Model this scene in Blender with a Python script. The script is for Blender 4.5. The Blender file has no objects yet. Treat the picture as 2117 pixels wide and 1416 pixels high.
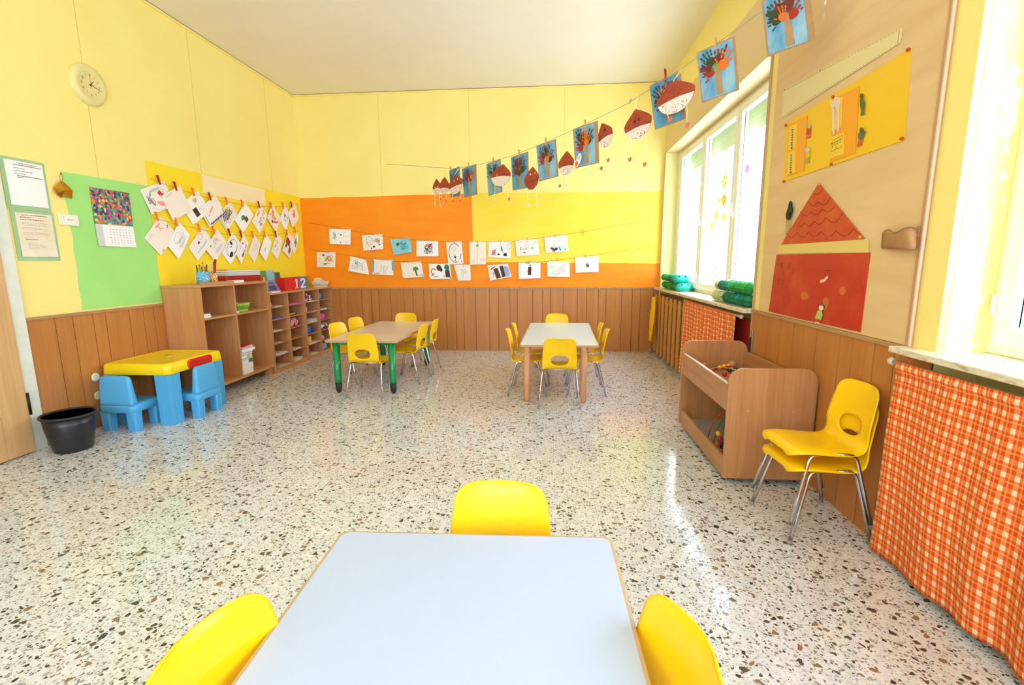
import bpy, bmesh, math, random
from mathutils import Vector, Matrix

# ------------------------------------------------------------------ camera, world, lights, exposure
SC = bpy.context.scene
COL = SC.collection
F_PX, PITCH, YAW, ROLL, CAM_H = 990.8, .1669, -.0808, -.0066, 1.43
_f0 = Vector((math.sin(YAW), math.cos(YAW), 0)); _r0 = Vector((math.cos(YAW), -math.sin(YAW), 0)); _u0 = Vector((0, 0, 1))
FWD = _f0*math.cos(PITCH) - _u0*math.sin(PITCH); _u1 = _u0*math.cos(PITCH) + _f0*math.sin(PITCH)
RGT = _r0*math.cos(ROLL) + _u1*math.sin(ROLL); UPV = _u1*math.cos(ROLL) - _r0*math.sin(ROLL)
cam_d = bpy.data.cameras.new('camera'); cam = bpy.data.objects.new('camera', cam_d); COL.objects.link(cam)
M3 = Matrix((RGT, UPV, -FWD)).transposed()
cam.matrix_world = Matrix.Translation((0, 0, CAM_H)) @ M3.to_4x4()
cam_d.sensor_width = 36; cam_d.lens = F_PX/2117*36; cam_d.clip_start = .05
SC.camera = cam
SC.view_settings.view_transform = 'Standard'; SC.view_settings.look = 'None'
SC.view_settings.gamma = 1; SC.view_settings.use_curve_mapping = False
SC.view_settings.exposure = 0.30
w = bpy.data.worlds.new('daylight'); SC.world = w; w.use_nodes = True
bg = w.node_tree.nodes['Background']; bg.inputs[0].default_value = (.67, .825, 1.06, 1); bg.inputs[1].default_value = 7.6
SC.cycles.max_bounces = 10; SC.cycles.diffuse_bounces = 7; SC.cycles.use_denoising = True
SC.cycles.sample_clamp_indirect = 8

LX, RX, BY, CH, WZ = -4.014, 1.679, 7.66, 3.997, 1.027       # left wall, right wall, back wall, ceiling, wainscot height
FY = -3.2                                                       # wall behind the camera
SUN = bpy.data.lights.new('sun', 'SUN'); so = bpy.data.objects.new('sun', SUN); COL.objects.link(so)
SUN.energy = 6; SUN.angle = math.radians(4); SUN.color = (1, .97, .9)
so.rotation_euler = Vector((-.16, .55, -.9)).to_track_quat('-Z', 'Y').to_euler()
def portal(c, sx, sy, normal):
    l = bpy.data.lights.new('portal', 'AREA'); l.shape = 'RECTANGLE'; l.size = sx; l.size_y = sy
    l.cycles.is_portal = True
    o = bpy.data.objects.new('portal', l); COL.objects.link(o); o.location = c
    o.rotation_euler = Vector(normal).to_track_quat('-Z', 'Z').to_euler()
    return o
portal((2.02, 5.78, 2.02), 3.4, 1.95, (-1, 0, 0))
portal((2.02, .55, 2.02), 3.5, 1.95, (-1, 0, 0))
portal((-1.2, FY-.12, 2.1), 4.6, 2.6, (0, 1, 0))

# ------------------------------------------------------------------ pixel rays (photo frame 2117 x 1416)
CP = Vector((0, 0, CAM_H))
def ray(x, y): return RGT*((x-1058.5)/F_PX) + UPV*(-(y-708)/F_PX) + FWD
def at(x, y, ax, v):
    d = ray(x, y); i = 'xyz'.index(ax); return CP + d*((v-CP[i])/d[i])
PL0, PL1 = -0.9014778, 4.3363202                              # vertical plane of the long hanging string: x = PL0*y + PL1
def at_line(x, y, off=0):
    d = ray(x, y); return CP + d*((PL1-off)/(d[0]-PL0*d[1]))
def zm(ox, oy, s): return lambda x, y: (ox+x/s, oy+y/s)

# ------------------------------------------------------------------ materials
def lin(c):
    return tuple(((v/255)/12.92 if v/255 <= .04045 else ((v/255+.055)/1.055)**2.4) for v in c)
_M = {}
def M(name, rgb, rough=.5, metal=0, spec=.5, emit=None, trans=0):
    if name in _M: return _M[name]
    m = bpy.data.materials.new(name); m.use_nodes = True; b = m.node_tree.nodes['Principled BSDF']
    b.inputs['Base Color'].default_value = (*lin(rgb), 1); b.inputs['Roughness'].default_value = rough
    b.inputs['Metallic'].default_value = metal; b.inputs['Specular IOR Level'].default_value = spec
    m.diffuse_color = (*lin(rgb), 1)
    _M[name] = m; return m
def C(rgb, rough=.6): return M('c_%d_%d_%d_%d' % (*rgb, int(rough*100)), rgb, rough)
class NT:
    def __init__(s, m): s.t = m.node_tree; s.b = s.t.nodes['Principled BSDF']
    def n(s, typ, **kw):
        nd = s.t.nodes.new(typ)
        for k, v in kw.items():
            if k.startswith('i_'): nd.inputs[k[2:]].default_value = v
            elif k.startswith('x_'): nd.inputs[int(k[2:])].default_value = v
            else: setattr(nd, k, v)
        return nd
    def l(s, a, b): s.t.links.new(a, b)
    def coord(s, scale=(1, 1, 1), kind='Object', rot=(0, 0, 0)):
        tc = s.n('ShaderNodeTexCoord'); mp = s.n('ShaderNodeMapping'); mp.inputs['Scale'].default_value = scale
        mp.inputs['Rotation'].default_value = rot
        s.l(tc.outputs[kind], mp.inputs[0]); return mp.outputs[0]
    def ramp(s, fac, stops, interp='LINEAR'):
        r = s.n('ShaderNodeValToRGB'); r.color_ramp.interpolation = interp
        e = r.color_ramp.elements
        while len(e) < len(stops): e.new(.5)
        for i, (p, c) in enumerate(stops): e[i].position = p; e[i].color = (*lin(c), 1)
        s.l(fac, r.inputs[0]); return r.outputs[0]
    def mix(s, fac, a, b, mode='MIX'):
        x = s.n('ShaderNodeMix', data_type='RGBA', blend_type=mode)
        for sock, v in ((0, fac), (6, a), (7, b)):
            if isinstance(v, (int, float)): x.inputs[sock].default_value = v
            elif isinstance(v, tuple): x.inputs[sock].default_value = (*lin(v), 1)
            else: s.l(v, x.inputs[sock])
        return x.outputs[2]
    def math(s, op, a, b=None, c=None):
        x = s.n('ShaderNodeMath', operation=op)
        for i, v in enumerate((a, b, c)):
            if v is None: continue
            if isinstance(v, (int, float)): x.inputs[i].default_value = v
            else: s.l(v, x.inputs[i])
        return x.outputs[0]
def wood(name, light, dark, grain='z', rough=.35, scale=1.0, spec=.4):
    if name in _M: return _M[name]
    m = M(name, light, rough, 0, spec); t = NT(m)
    s = {'x': (1.2, 22, 22), 'y': (22, 1.2, 22), 'z': (22, 22, 1.2)}[grain]
    co = t.coord(tuple(v*scale for v in s))
    n1 = t.n('ShaderNodeTexNoise', i_Scale=1.0, i_Detail=5.0, i_Roughness=.6); t.l(co, n1.inputs['Vector'])
    co2 = t.coord(tuple(v*scale*5 for v in s)); n2 = t.n('ShaderNodeTexNoise', i_Scale=1.0, i_Detail=2.0); t.l(co2, n2.inputs['Vector'])
    f = t.math('ADD', t.math('MULTIPLY', n1.outputs['Fac'], .65), t.math('MULTIPLY', n2.outputs['Fac'], .35))
    t.l(t.ramp(f, [(.33, dark), (.62, light)]), t.b.inputs['Base Color']); return m
def mottled(name, a, b, scale=3, rough=.6, detail=4, lo=.35, hi=.65, kind='Object', spec=.3, stretch=(1, 1, 1)):
    if name in _M: return _M[name]
    m = M(name, a, rough, 0, spec); t = NT(m)
    n1 = t.n('ShaderNodeTexNoise', i_Scale=float(scale), i_Detail=float(detail), i_Roughness=.6); t.l(t.coord(stretch, kind), n1.inputs['Vector'])
    t.l(t.ramp(n1.outputs['Fac'], [(lo, a), (hi, b)]), t.b.inputs['Base Color']); return m

# ------------------------------------------------------------------ mesh builder
class G:
    def __init__(s): s.v = []; s.f = []; s.m = []; s.sm = []; s.mats = []; s.uv = None
    def mi(s, m):
        if m not in s.mats: s.mats.append(m)
        return s.mats.index(m)
    def add(s, vs, fs, m, smooth=False):
        b = len(s.v); s.v += [Vector(v) for v in vs]; k = s.mi(m)
        for f in fs: s.f.append(tuple(b+i for i in f)); s.m.append(k); s.sm.append(smooth)
        return s
    def box(s, lo, hi, m, R=None, c=None):
        x0, y0, z0 = lo; x1, y1, z1 = hi
        vs = [Vector(p) for p in ((x0, y0, z0), (x1, y0, z0), (x1, y1, z0), (x0, y1, z0), (x0, y0, z1), (x1, y0, z1), (x1, y1, z1), (x0, y1, z1))]
        if R is not None:
            c = Vector(c) if c is not None else sum(vs, Vector())/8
            vs = [R @ (p-c)+c for p in vs]
        return s.add(vs, [(0, 3, 2, 1), (4, 5, 6, 7), (0, 1, 5, 4), (1, 2, 6, 5), (2, 3, 7, 6), (3, 0, 4, 7)], m)
    def tube(s, pts, r, m, n=8, closed=False, caps=True, smooth=True):
        pts = [Vector(p) for p in pts]; L = len(pts); rs = r if isinstance(r, (list, tuple)) else [r]*L
        rings = []; ref = None
        for i, p in enumerate(pts):
            if closed: t = pts[(i+1) % L]-pts[i-1]
            else: t = pts[min(i+1, L-1)]-pts[max(i-1, 0)]
            t.normalize()
            if ref is None: ref = Vector((0, 0, 1)) if abs(t.z) < .9 else Vector((1, 0, 0))
            a = t.cross(ref)
            if a.length < 1e-4: a = t.orthogonal()
            a.normalize(); b = a.cross(t); ref = b
            rings.append([p + (a*math.cos(2*math.pi*k/n)+b*math.sin(2*math.pi*k/n))*rs[i] for k in range(n)])
        vs = [q for rg in rings for q in rg]; fs = []
        for i in range(L if closed else L-1):
            j = (i+1) % L
            for k in range(n): fs.append((i*n+k, i*n+(k+1) % n, j*n+(k+1) % n, j*n+k))
        if caps and not closed: fs += [tuple(range(n))[::-1], tuple((L-1)*n+k for k in range(n))]
        return s.add(vs, fs, m, smooth)
    def lathe(s, prof, c, m, n=24, smooth=True, sc=(1, 1), a0=0):
        c = Vector(c); vs = []; fs = []
        for r, z in prof:
            for k in range(n):
                a = 2*math.pi*k/n+a0; vs.append(c+Vector((r*math.cos(a)*sc[0], r*math.sin(a)*sc[1], z)))
        for i in range(len(prof)-1):
            for k in range(n): fs.append((i*n+k, i*n+(k+1) % n, (i+1)*n+(k+1) % n, (i+1)*n+k))
        if prof[0][0] > 1e-5: fs.append(tuple(range(n))[::-1])
        if prof[-1][0] > 1e-5: fs.append(tuple((len(prof)-1)*n+k for k in range(n)))
        return s.add(vs, fs, m, smooth)
    def ball(s, c, r, m, n=12, R=None):
        r = r if isinstance(r, (tuple, list)) else (r, r, r); c = Vector(c); vs = []; h = n//2
        for i in range(h+1):
            th = math.pi*i/h
            for k in range(n):
                p = Vector((r[0]*math.sin(th)*math.cos(2*math.pi*k/n), r[1]*math.sin(th)*math.sin(2*math.pi*k/n), -r[2]*math.cos(th)))
                vs.append(c+(R @ p if R else p))
        fs = [(i*n+k, i*n+(k+1) % n, (i+1)*n+(k+1) % n, (i+1)*n+k) for i in range(h) for k in range(n)]
        return s.add(vs, fs, m, True)
    def poly(s, pts, m): return s.add(pts, [tuple(range(len(pts)))], m)
    def prism(s, pts, off, m, smooth=False):
        n = len(pts); off = Vector(off); a = [Vector(p) for p in pts]
        return s.add(a+[p+off for p in a], [tuple(range(n))[::-1], tuple(range(n, 2*n))]+[(i, (i+1) % n, n+(i+1) % n, n+i) for i in range(n)], m, smooth)
    def build(s, name, parent=None, bevel=0, seg=2, fix=True):
        me = bpy.data.meshes.new(name); o = bpy.data.objects.new(name, me); COL.objects.link(o)
        if parent is None:
            lo = [min(v[i] for v in s.v) for i in range(3)]; hi = [max(v[i] for v in s.v) for i in range(3)]
            base = Vector(((lo[0]+hi[0])/2, (lo[1]+hi[1])/2, lo[2])); o.location = base
        else:
            root = parent
            while root.parent: root = root.parent
            base = Vector((0, 0, 0)) if root.get('_local') else root.location.copy()
            o.parent = parent
        me.from_pydata([v-base for v in s.v], [], s.f)
        for m in s.mats: me.materials.append(m)
        me.polygons.foreach_set('material_index', s.m); me.polygons.foreach_set('use_smooth', s.sm)
        if s.uv:
            ul = me.uv_layers.new(name='cloth')
            for l in me.loops: ul.data[l.index].uv = s.uv[l.vertex_index]
        if fix:
            bm = bmesh.new(); bm.from_mesh(me); bmesh.ops.recalc_face_normals(bm, faces=bm.faces); bm.to_mesh(me); bm.free()
        me.update()
        if bevel:
            b = o.modifiers.new('edge', 'BEVEL'); b.width = bevel; b.segments = seg; b.limit_method = 'ANGLE'
        return o
def tag(o, label=None, cat=None, group=None, kind=None):
    if label: o['label'] = label
    if cat: o['category'] = cat
    if group: o['group'] = group
    if kind: o['kind'] = kind
    return o
def thing(name, label, cat, loc=(0, 0, 0), rz=0, group=None):
    o = bpy.data.objects.new(name, None); COL.objects.link(o); o.empty_display_size = .1
    o.location = loc; o.rotation_euler = (0, 0, rz); return tag(o, label, cat, group)
def local(name, label, cat, loc, rz=0, group=None):            # parts are modelled in the thing's own coordinates
    o = thing(name, label, cat, loc, rz, group); o['_local'] = 1; return o
def copy_tree(o, loc, rz, label=None, group=None, cat=None):
    kids = {}
    for x in bpy.data.objects:
        if x.parent: kids.setdefault(x.parent.name, []).append(x)
    def cp(a, par):
        c = a.copy(); COL.objects.link(c)
        if par is not None: c.parent = par
        for k in kids.get(a.name, []): cp(k, c)
        return c
    r = cp(o, None); r.location = loc; r.rotation_euler = (0, 0, rz)
    if label: r['label'] = label
    if group: r['group'] = group
    return r
def struct(o, label=None): o['kind'] = 'structure'; return o

# ---- flat sheets with drawings. q = corners (bl, br, tr, tl); n = facing normal
class Sheet:
    def __init__(s, q, n, bulge=.004, curl=0, seed=0):
        s.q = [Vector(p) for p in q]; s.n = Vector(n).normalized(); s.bulge = bulge; s.curl = curl
        s.w = ((s.q[1]-s.q[0]).length+(s.q[2]-s.q[3]).length)/2; s.h = ((s.q[3]-s.q[0]).length+(s.q[2]-s.q[1]).length)/2
        s.g = G()
    def p(s, u, v, off=0):
        a = s.q[0].lerp(s.q[1], u); b = s.q[3].lerp(s.q[2], u)
        o = s.bulge*(4*u*(1-u)) + s.curl*(1-v)**2 + off
        return a.lerp(b, v)+s.n*o
    def sheet(s, m, n=6, th=.0015):
        vs = [s.p(i/n, j/n) for j in range(n+1) for i in range(n+1)]; k = n+1
        bk = [p-s.n*th for p in vs]
        fs = [(j*k+i, j*k+i+1, (j+1)*k+i+1, (j+1)*k+i) for j in range(n) for i in range(n)]
        ring = [i for i in range(n+1)]+[j*k+n for j in range(1, n+1)]+[n*k+i for i in range(n-1, -1, -1)]+[j*k for j in range(n-1, 0, -1)]
        N = k*k
        fs2 = [tuple(N+i for i in f[::-1]) for f in fs]+[(ring[i], N+ring[i], N+ring[(i+1) % len(ring)], ring[(i+1) % len(ring)]) for i in range(len(ring))]
        s.g.add(vs+bk, fs+fs2, m); return s
    def blob(s, rgb, cu, cv, ru, rv, n=12, rot=0, jag=.12, off=.0012, rnd=None):
        rnd = rnd or random.Random(int(cu*999+cv*777)); pts = []
        for k in range(n):
            a = 2*math.pi*k/n; q = 1+rnd.uniform(-jag, jag); x = math.cos(a)*ru*q*s.w; y = math.sin(a)*rv*q*s.h
            x, y = x*math.cos(rot)-y*math.sin(rot), x*math.sin(rot)+y*math.cos(rot)
            pts.append(s.p(min(.99, max(.01, cu+x/s.w)), min(.99, max(.01, cv+y/s.h)), off))
        s.g.poly(pts, C(rgb) if isinstance(rgb, tuple) else rgb); return s
    def area(s, rgb, uvs, off=.001):
        s.g.poly([s.p(u, v, off) for u, v in uvs], C(rgb) if isinstance(rgb, tuple) else rgb); return s
    ink = 1.0
    def line(s, rgb, uvs, wd=.0025, off=.0016):
        wd *= s.ink
        m = C(rgb) if isinstance(rgb, tuple) else rgb; P = [(u*s.w, v*s.h) for u, v in uvs]; L = []; R_ = []
        for i, (x, y) in enumerate(P):
            a = P[max(i-1, 0)]; b = P[min(i+1, len(P)-1)]; dx, dy = b[0]-a[0], b[1]-a[1]; d = math.hypot(dx, dy) or 1
            nx, ny = -dy/d*wd/2, dx/d*wd/2
            L.append(s.p((x+nx)/s.w, (y+ny)/s.h, off)); R_.append(s.p((x-nx)/s.w, (y-ny)/s.h, off))
        k = len(P); s.g.add(L+R_, [(i, i+1, k+i+1, k+i) for i in range(k-1)], m); return s
    def arc(s, rgb, cu, cv, ru, rv, a0=0, a1=360, wd=.0025, n=14):
        return s.line(rgb, [(cu+ru*math.cos(math.radians(a0+(a1-a0)*i/n)), cv+rv*math.sin(math.radians(a0+(a1-a0)*i/n))) for i in range(n+1)], wd)
    def scrib(s, rgb, cu, cv, ru, rv, n=14, wd=.0022, seed=1, zig=False):
        r = random.Random(seed); pts = []
        for i in range(n):
            if zig: pts.append((cu-ru+2*ru*i/(n-1), cv+rv*(1 if i % 2 else -1)*r.uniform(.6, 1)))
            else: pts.append((cu+r.uniform(-ru, ru), cv+r.uniform(-rv, rv)))
        # smooth by midpoint subdivision
        for _ in range(2 if not zig else 0):
            q = [pts[0]]
            for a, b in zip(pts, pts[1:]): q += [(a[0]*.75+b[0]*.25, a[1]*.75+b[1]*.25), (a[0]*.25+b[0]*.75, a[1]*.25+b[1]*.75)]
            pts = q+[pts[-1]]
        return s.line(rgb, pts, wd)
    def build(s, name, parent=None): return s.g.build(name, parent, fix=False)

# ------------------------------------------------------------------ setting materials
WY = mottled('wall_pale_yellow', (250, 230, 138), (251, 233, 146), 1.2, .55)
WYL = mottled('wall_reveal_yellow', (236, 226, 150), (242, 234, 164), 3, .6)
PORANGE = mottled('paint_orange', (255, 140, 6), (255, 152, 16), 2.2, .5, stretch=(1, 1, 3))
PYEL = mottled('paint_yellow', (252, 218, 62), (253, 224, 80), 2.2, .5, stretch=(1, 1, 3))
CEILM = mottled('ceiling_cream', (238, 228, 208), (242, 233, 215), .8, .7)
WAIN = wood('wainscot_wood', (197, 130, 68), (180, 113, 54), 'z', .32, .55)
WAINT = wood('wainscot_cap', (196, 152, 104), (160, 118, 78), 'y', .5)
DARKJ = M('joint_dark', (92, 60, 36), .8)
JOINT = M('joint_wall', (186, 160, 80), .8)
PVC = M('window_white', (240, 240, 232), .3)
BEECH = wood('beech', (206, 150, 100), (186, 126, 78), 'z', .3, .8)
BEECHY = wood('beech_y', (212, 156, 104), (190, 130, 82), 'y', .3, .8)
BEECHX = wood('beech_x', (212, 156, 104), (190, 130, 82), 'x', .3, .8)
def terrazzo():
    m = M('terrazzo', (222, 216, 204), .11, 0, .55); t = NT(m)
    co = t.coord((1, 1, 1)); nz = t.n('ShaderNodeTexNoise', i_Scale=26.0, i_Detail=2.0); t.l(co, nz.inputs['Vector'])
    ad = t.n('ShaderNodeVectorMath', operation='MULTIPLY_ADD'); t.l(nz.outputs['Color'], ad.inputs[0]); ad.inputs[1].default_value = (.022, .022, 0); t.l(co, ad.inputs[2])
    base = t.ramp(nz.outputs['Fac'], [(.3, (208, 208, 210)), (.7, (228, 227, 230))]); out = base
    for sc, thr, stops, keep in ((95, .30, [(0, (236, 236, 236)), (.25, (176, 174, 172)), (.5, (206, 194, 178)), (.7, (150, 146, 142)), (.88, (112, 106, 100))], .62),
                                 (62, .26, [(0, (150, 120, 92)), (.3, (104, 90, 74)), (.6, (160, 156, 152)), (.85, (78, 72, 64))], .30),
                                 (33, .20, [(0, (60, 54, 48)), (.4, (90, 76, 62)), (.7, (142, 112, 86)), (.85, (60, 58, 54))], .13)):
        v = t.n('ShaderNodeTexVoronoi', feature='F1', voronoi_dimensions='2D', i_Scale=float(sc), i_Randomness=1.0)
        t.l(ad.outputs[0], v.inputs['Vector'])
        e = t.n('ShaderNodeTexVoronoi', feature='DISTANCE_TO_EDGE', voronoi_dimensions='2D', i_Scale=float(sc), i_Randomness=1.0)
        t.l(ad.outputs[0], e.inputs['Vector'])
        sp = t.n('ShaderNodeSeparateColor'); t.l(v.outputs['Color'], sp.inputs[0])
        k = t.math('LESS_THAN', sp.outputs[0], keep)
        szn = t.math('MULTIPLY_ADD', sp.outputs[2], thr*.7, .07)
        inside = t.math('MULTIPLY', t.math('GREATER_THAN', e.outputs['Distance'], szn), k)
        near = t.math('LESS_THAN', v.outputs['Distance'], t.math('MULTIPLY_ADD', sp.outputs[1], .35, .25))
        inside = t.math('MULTIPLY', inside, near)
        col = t.ramp(sp.outputs[1], stops, 'CONSTANT'); out = t.mix(inside, out, col)
    br = t.n('ShaderNodeTexBrick'); t.l(co, br.inputs['Vector']); br.offset = 0
    br.inputs['Color1'].default_value = br.inputs['Color2'].default_value = (1, 1, 1, 1); br.inputs['Mortar'].default_value = (.62, .6, .56, 1)
    br.inputs['Scale'].default_value = 1; br.inputs['Mortar Size'].default_value = .0022; br.inputs['Brick Width'].default_value = 1.33; br.inputs['Row Height'].default_value = 1.33
    br.inputs['Mortar Smooth'].default_value = .3
    out = t.mix(.55, out, br.outputs['Color'], 'MULTIPLY'); t.l(out, t.b.inputs['Base Color']); return m
def marble():
    m = M('speckled_marble', (226, 214, 186), .25); t = NT(m); v = t.n('ShaderNodeTexNoise', i_Scale=30.0, i_Detail=6.0, i_Roughness=.75); t.l(t.coord((1, .35, 1)), v.inputs['Vector'])
    t.l(t.ramp(v.outputs['Fac'], [(.30, (90, 72, 54)), (.37, (190, 172, 140)), (.5, (228, 216, 190)), (.7, (240, 232, 214))]), t.b.inputs['Base Color']); return m
def plywood():
    m = M('plywood', (226, 188, 134), .5, 0, .25); t = NT(m)
    v = t.n('ShaderNodeTexNoise', i_Scale=1.0, i_Detail=4.0, i_Distortion=.6); t.l(t.coord((1, 1.1, 9)), v.inputs['Vector'])
    t.l(t.ramp(v.outputs['Fac'], [(.3, (222, 186, 136)), (.55, (229, 195, 146)), (.75, (233, 202, 154))]), t.b.inputs['Base Color']); return m
def glass():
    m = bpy.data.materials.new('pane_glass'); m.use_nodes = True; t = m.node_tree; t.nodes.clear()
    o = t.nodes.new('ShaderNodeOutputMaterial'); x = t.nodes.new('ShaderNodeMixShader'); a = t.nodes.new('ShaderNodeBsdfTransparent'); b = t.nodes.new('ShaderNodeBsdfGlossy')
    a.inputs[0].default_value = (.97, .99, .98, 1); b.inputs['Roughness'].default_value = .02; x.inputs[0].default_value = .06
    t.links.new(a.outputs[0], x.inputs[1]); t.links.new(b.outputs[0], x.inputs[2]); t.links.new(x.outputs[0], o.inputs[0]); return m
TERR, MARB, PLY, GLASS = terrazzo(), marble(), plywood(), glass()
rnd = random.Random(7)

# ------------------------------------------------------------------ room shell
struct(G().box((LX-.2, FY-.2, -.1), (2.1, BY+.2, 0), TERR).build('floor'))
struct(G().box((LX-.2, FY-.2, CH), (2.1, BY+.2, CH+.15), CEILM).build('ceiling'))
def wob(a, b, amp, n=14, ax=2):
    a, b = Vector(a), Vector(b); out = []
    for i in range(n):
        p = a.lerp(b, i/n)
        if i: p[ax] += rnd.uniform(-amp, amp)
        out.append(p)
    return out
g = G().box((LX-.2, BY, 0), (2.1, BY+.2, CH), WY)
Y = BY-.001
g.prism(wob((LX, Y, WZ), (-1.235, Y, WZ), 0)+wob((-1.235, Y, WZ), (-1.23, Y, 2.482), .004, ax=0)+wob((-1.23, Y, 2.482), (LX, Y, 2.455), .006)+[(LX, Y, 2.455)], (0, -.0015, 0), PORANGE)
g.prism(wob((-1.235, Y, 1.425), (RX+.2, Y, 1.385), .003)+[(RX+.2, Y, 2.458)]+wob((RX+.2, Y, 2.458), (-1.23, Y, 2.482), .004)[1:]+[(-1.23, Y, 2.482)], (0, -.0015, 0), PYEL)
g.prism([(-1.235, Y, WZ), (RX+.2, Y, WZ)]+wob((RX+.2, Y, 1.385), (-1.235, Y, 1.425), .003)+[(-1.235, Y, 1.425)], (0, -.0015, 0), PORANGE)
for x in (-2.66, -1.255, .19):
    g.box((x-.0012, BY-.0008, 2.47 if x != -1.255 else 2.49), (x+.0012, BY, CH), JOINT)
struct(g.build('wall_back', fix=False))
g = G().box((LX-.2, FY, 0), (LX, BY, CH), WY)
for y in (4.14, 5.46, 6.9): g.box((LX-.001, y-.0012, WZ), (LX+.0008, y+.0012, CH), JOINT)
struct(g.build('wall_left', fix=False))
# wall on the window side: two niches with windows (y 4.11..7.56 and -1.2..2.2), a pillar between them
N1, N2 = (4.11, 7.56), (-1.2, 2.2)
g = G().box((RX, N2[1], 0), (2.05, N1[0], CH), WY).box((RX, N1[1], 0), (2.05, BY, CH), WYL).box((RX, FY, 0), (2.05, N2[0], CH), WY)
for a, b in (N1, N2):
    g.box((1.86, a, 0), (2.05, b, 1.0), WYL); g.box((RX, a, 3.0), (2.05, b, CH), WY)
    g.box((1.86, b-.004, 1.03), (1.985, b, 3.0), WYL)
struct(g.build('wall_right', fix=False))
# wall behind the camera; its wide window is unseen, added for more even daylight
g = G().box((LX-.2, FY-.2, 0), (-3.5, FY, CH), WY).box((1.1, FY-.2, 0), (2.05, FY, CH), WY).box((-3.5, FY-.2, 0), (1.1, FY, .8), WY).box((-3.5, FY-.2, 3.4), (1.1, FY, CH), WY)
struct(g.build('wall_front', fix=False))
t = struct(thing('added_window', None, None, (-1.2, FY-.1, .8)))
g = G()
for x in (-3.5, -1.97, -.43, 1.04): g.box((x, FY-.14, .8), (x+.06, FY-.08, 3.4), PVC)
g.box((-3.5, FY-.14, .8), (1.1, FY-.08, .86), PVC).box((-3.5, FY-.14, 3.34), (1.1, FY-.08, 3.4), PVC); g.build('window_frame', t)
G().box((-3.44, FY-.112, .86), (1.04, FY-.108, 3.34), GLASS).build('pane', t)

# wainscot boards
WPAT = (.16, .105, .13, .085, .175, .115, .09, .14)
def wainscot(name, p0, p1, inn):
    p0, p1 = Vector((*p0, 0)), Vector((*p1, 0)); L = (p1-p0).length; d = (p1-p0)/L; nn = Vector((*inn, 0)); x = 0; i = 0; g = G()
    g.prism([p0, p1, p1+nn*.006, p0+nn*.006], (0, 0, WZ-.02), DARKJ)
    while x < L-.01:
        wd = min(WPAT[i % 8]*1.4, L-x); a = p0+d*(x+.003); b = p0+d*(x+wd-.003)
        g.prism([a, b, b+nn*.012, a+nn*.012], (0, 0, WZ-.02), WAIN); x += wd; i += 1
    g2 = G().prism([p0+Vector((0, 0, WZ-.02)), p1+Vector((0, 0, WZ-.02)), p1+nn*.022+Vector((0, 0, WZ-.02)), p0+nn*.022+Vector((0, 0, WZ-.02))], (0, 0, .022), WAINT)
    o = struct(g.build(name)); g2.build('cap_moulding', o); return o
wainscot('trim_1', (LX+.012, BY), (RX, BY), (0, -1))
wainscot('trim_2', (LX, 3.325), (LX, BY-.012), (1, 0))
wainscot('trim_3', (RX, N2[1]), (RX, N1[0]), (-1, 0))
wainscot('trim_4', (LX, FY), (LX, 2.18), (1, 0))
struct(G().box((LX, FY, CH-.03), (LX+.02, BY, CH-.008), WY).box((LX, BY-.02, CH-.03), (RX, BY, CH-.008), WY).build('trim_5'))
GAPM = M('ceiling_gap', (104, 84, 50), .8)
struct(G().box((LX, FY, CH-.0078), (LX+.014, BY, CH), GAPM).box((LX+.014, BY-.014, CH-.0078), (RX, BY, CH), GAPM).build('trim_14'))
PEEL = mottled('reveal_peeling', (250, 247, 236), (242, 234, 156), 7, .6, 6, .38, .46)
struct(G().box((RX+.03, N2[1]-.002, 1.03), (1.86, N2[1], 2.985), PEEL).build('trim_15'))
# beige shutter casing over window_1 and over window_2
FASC = M('casing_beige', (226, 200, 148), .5)
for k, (a, b) in enumerate((N1, N2)):
    g = G().box((RX-.012, a-.02, 2.995), (RX+.005, b+.02, 3.52), FASC).box((RX-.012, a-.02, 2.985), (1.93, b, 3.0), FASC)
    struct(g.build('trim_%d' % (6+k), bevel=.002))
# corner mouldings
MOUL = M('corner_moulding', (196, 150, 116), .4)
struct(G().box((RX-.02, 2.335, 1.0), (RX, 2.36, CH), MOUL).box((RX-.024, 2.325, 1.03), (RX-.012, 2.338, CH), M('moulding_edge', (224, 196, 172), .25)).build('trim_8', bevel=.003))
struct(G().box((RX-.014, 4.095, .3), (RX, 4.12, 3.0), M('strap_cover', (190, 150, 110), .4)).build('trim_9', bevel=.003))
struct(G().box((RX-.014, 7.56, 1.03), (RX, 7.585, 3.0), M('strap_cover', (190, 150, 110), .4)).build('trim_10', bevel=.003))
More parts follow.
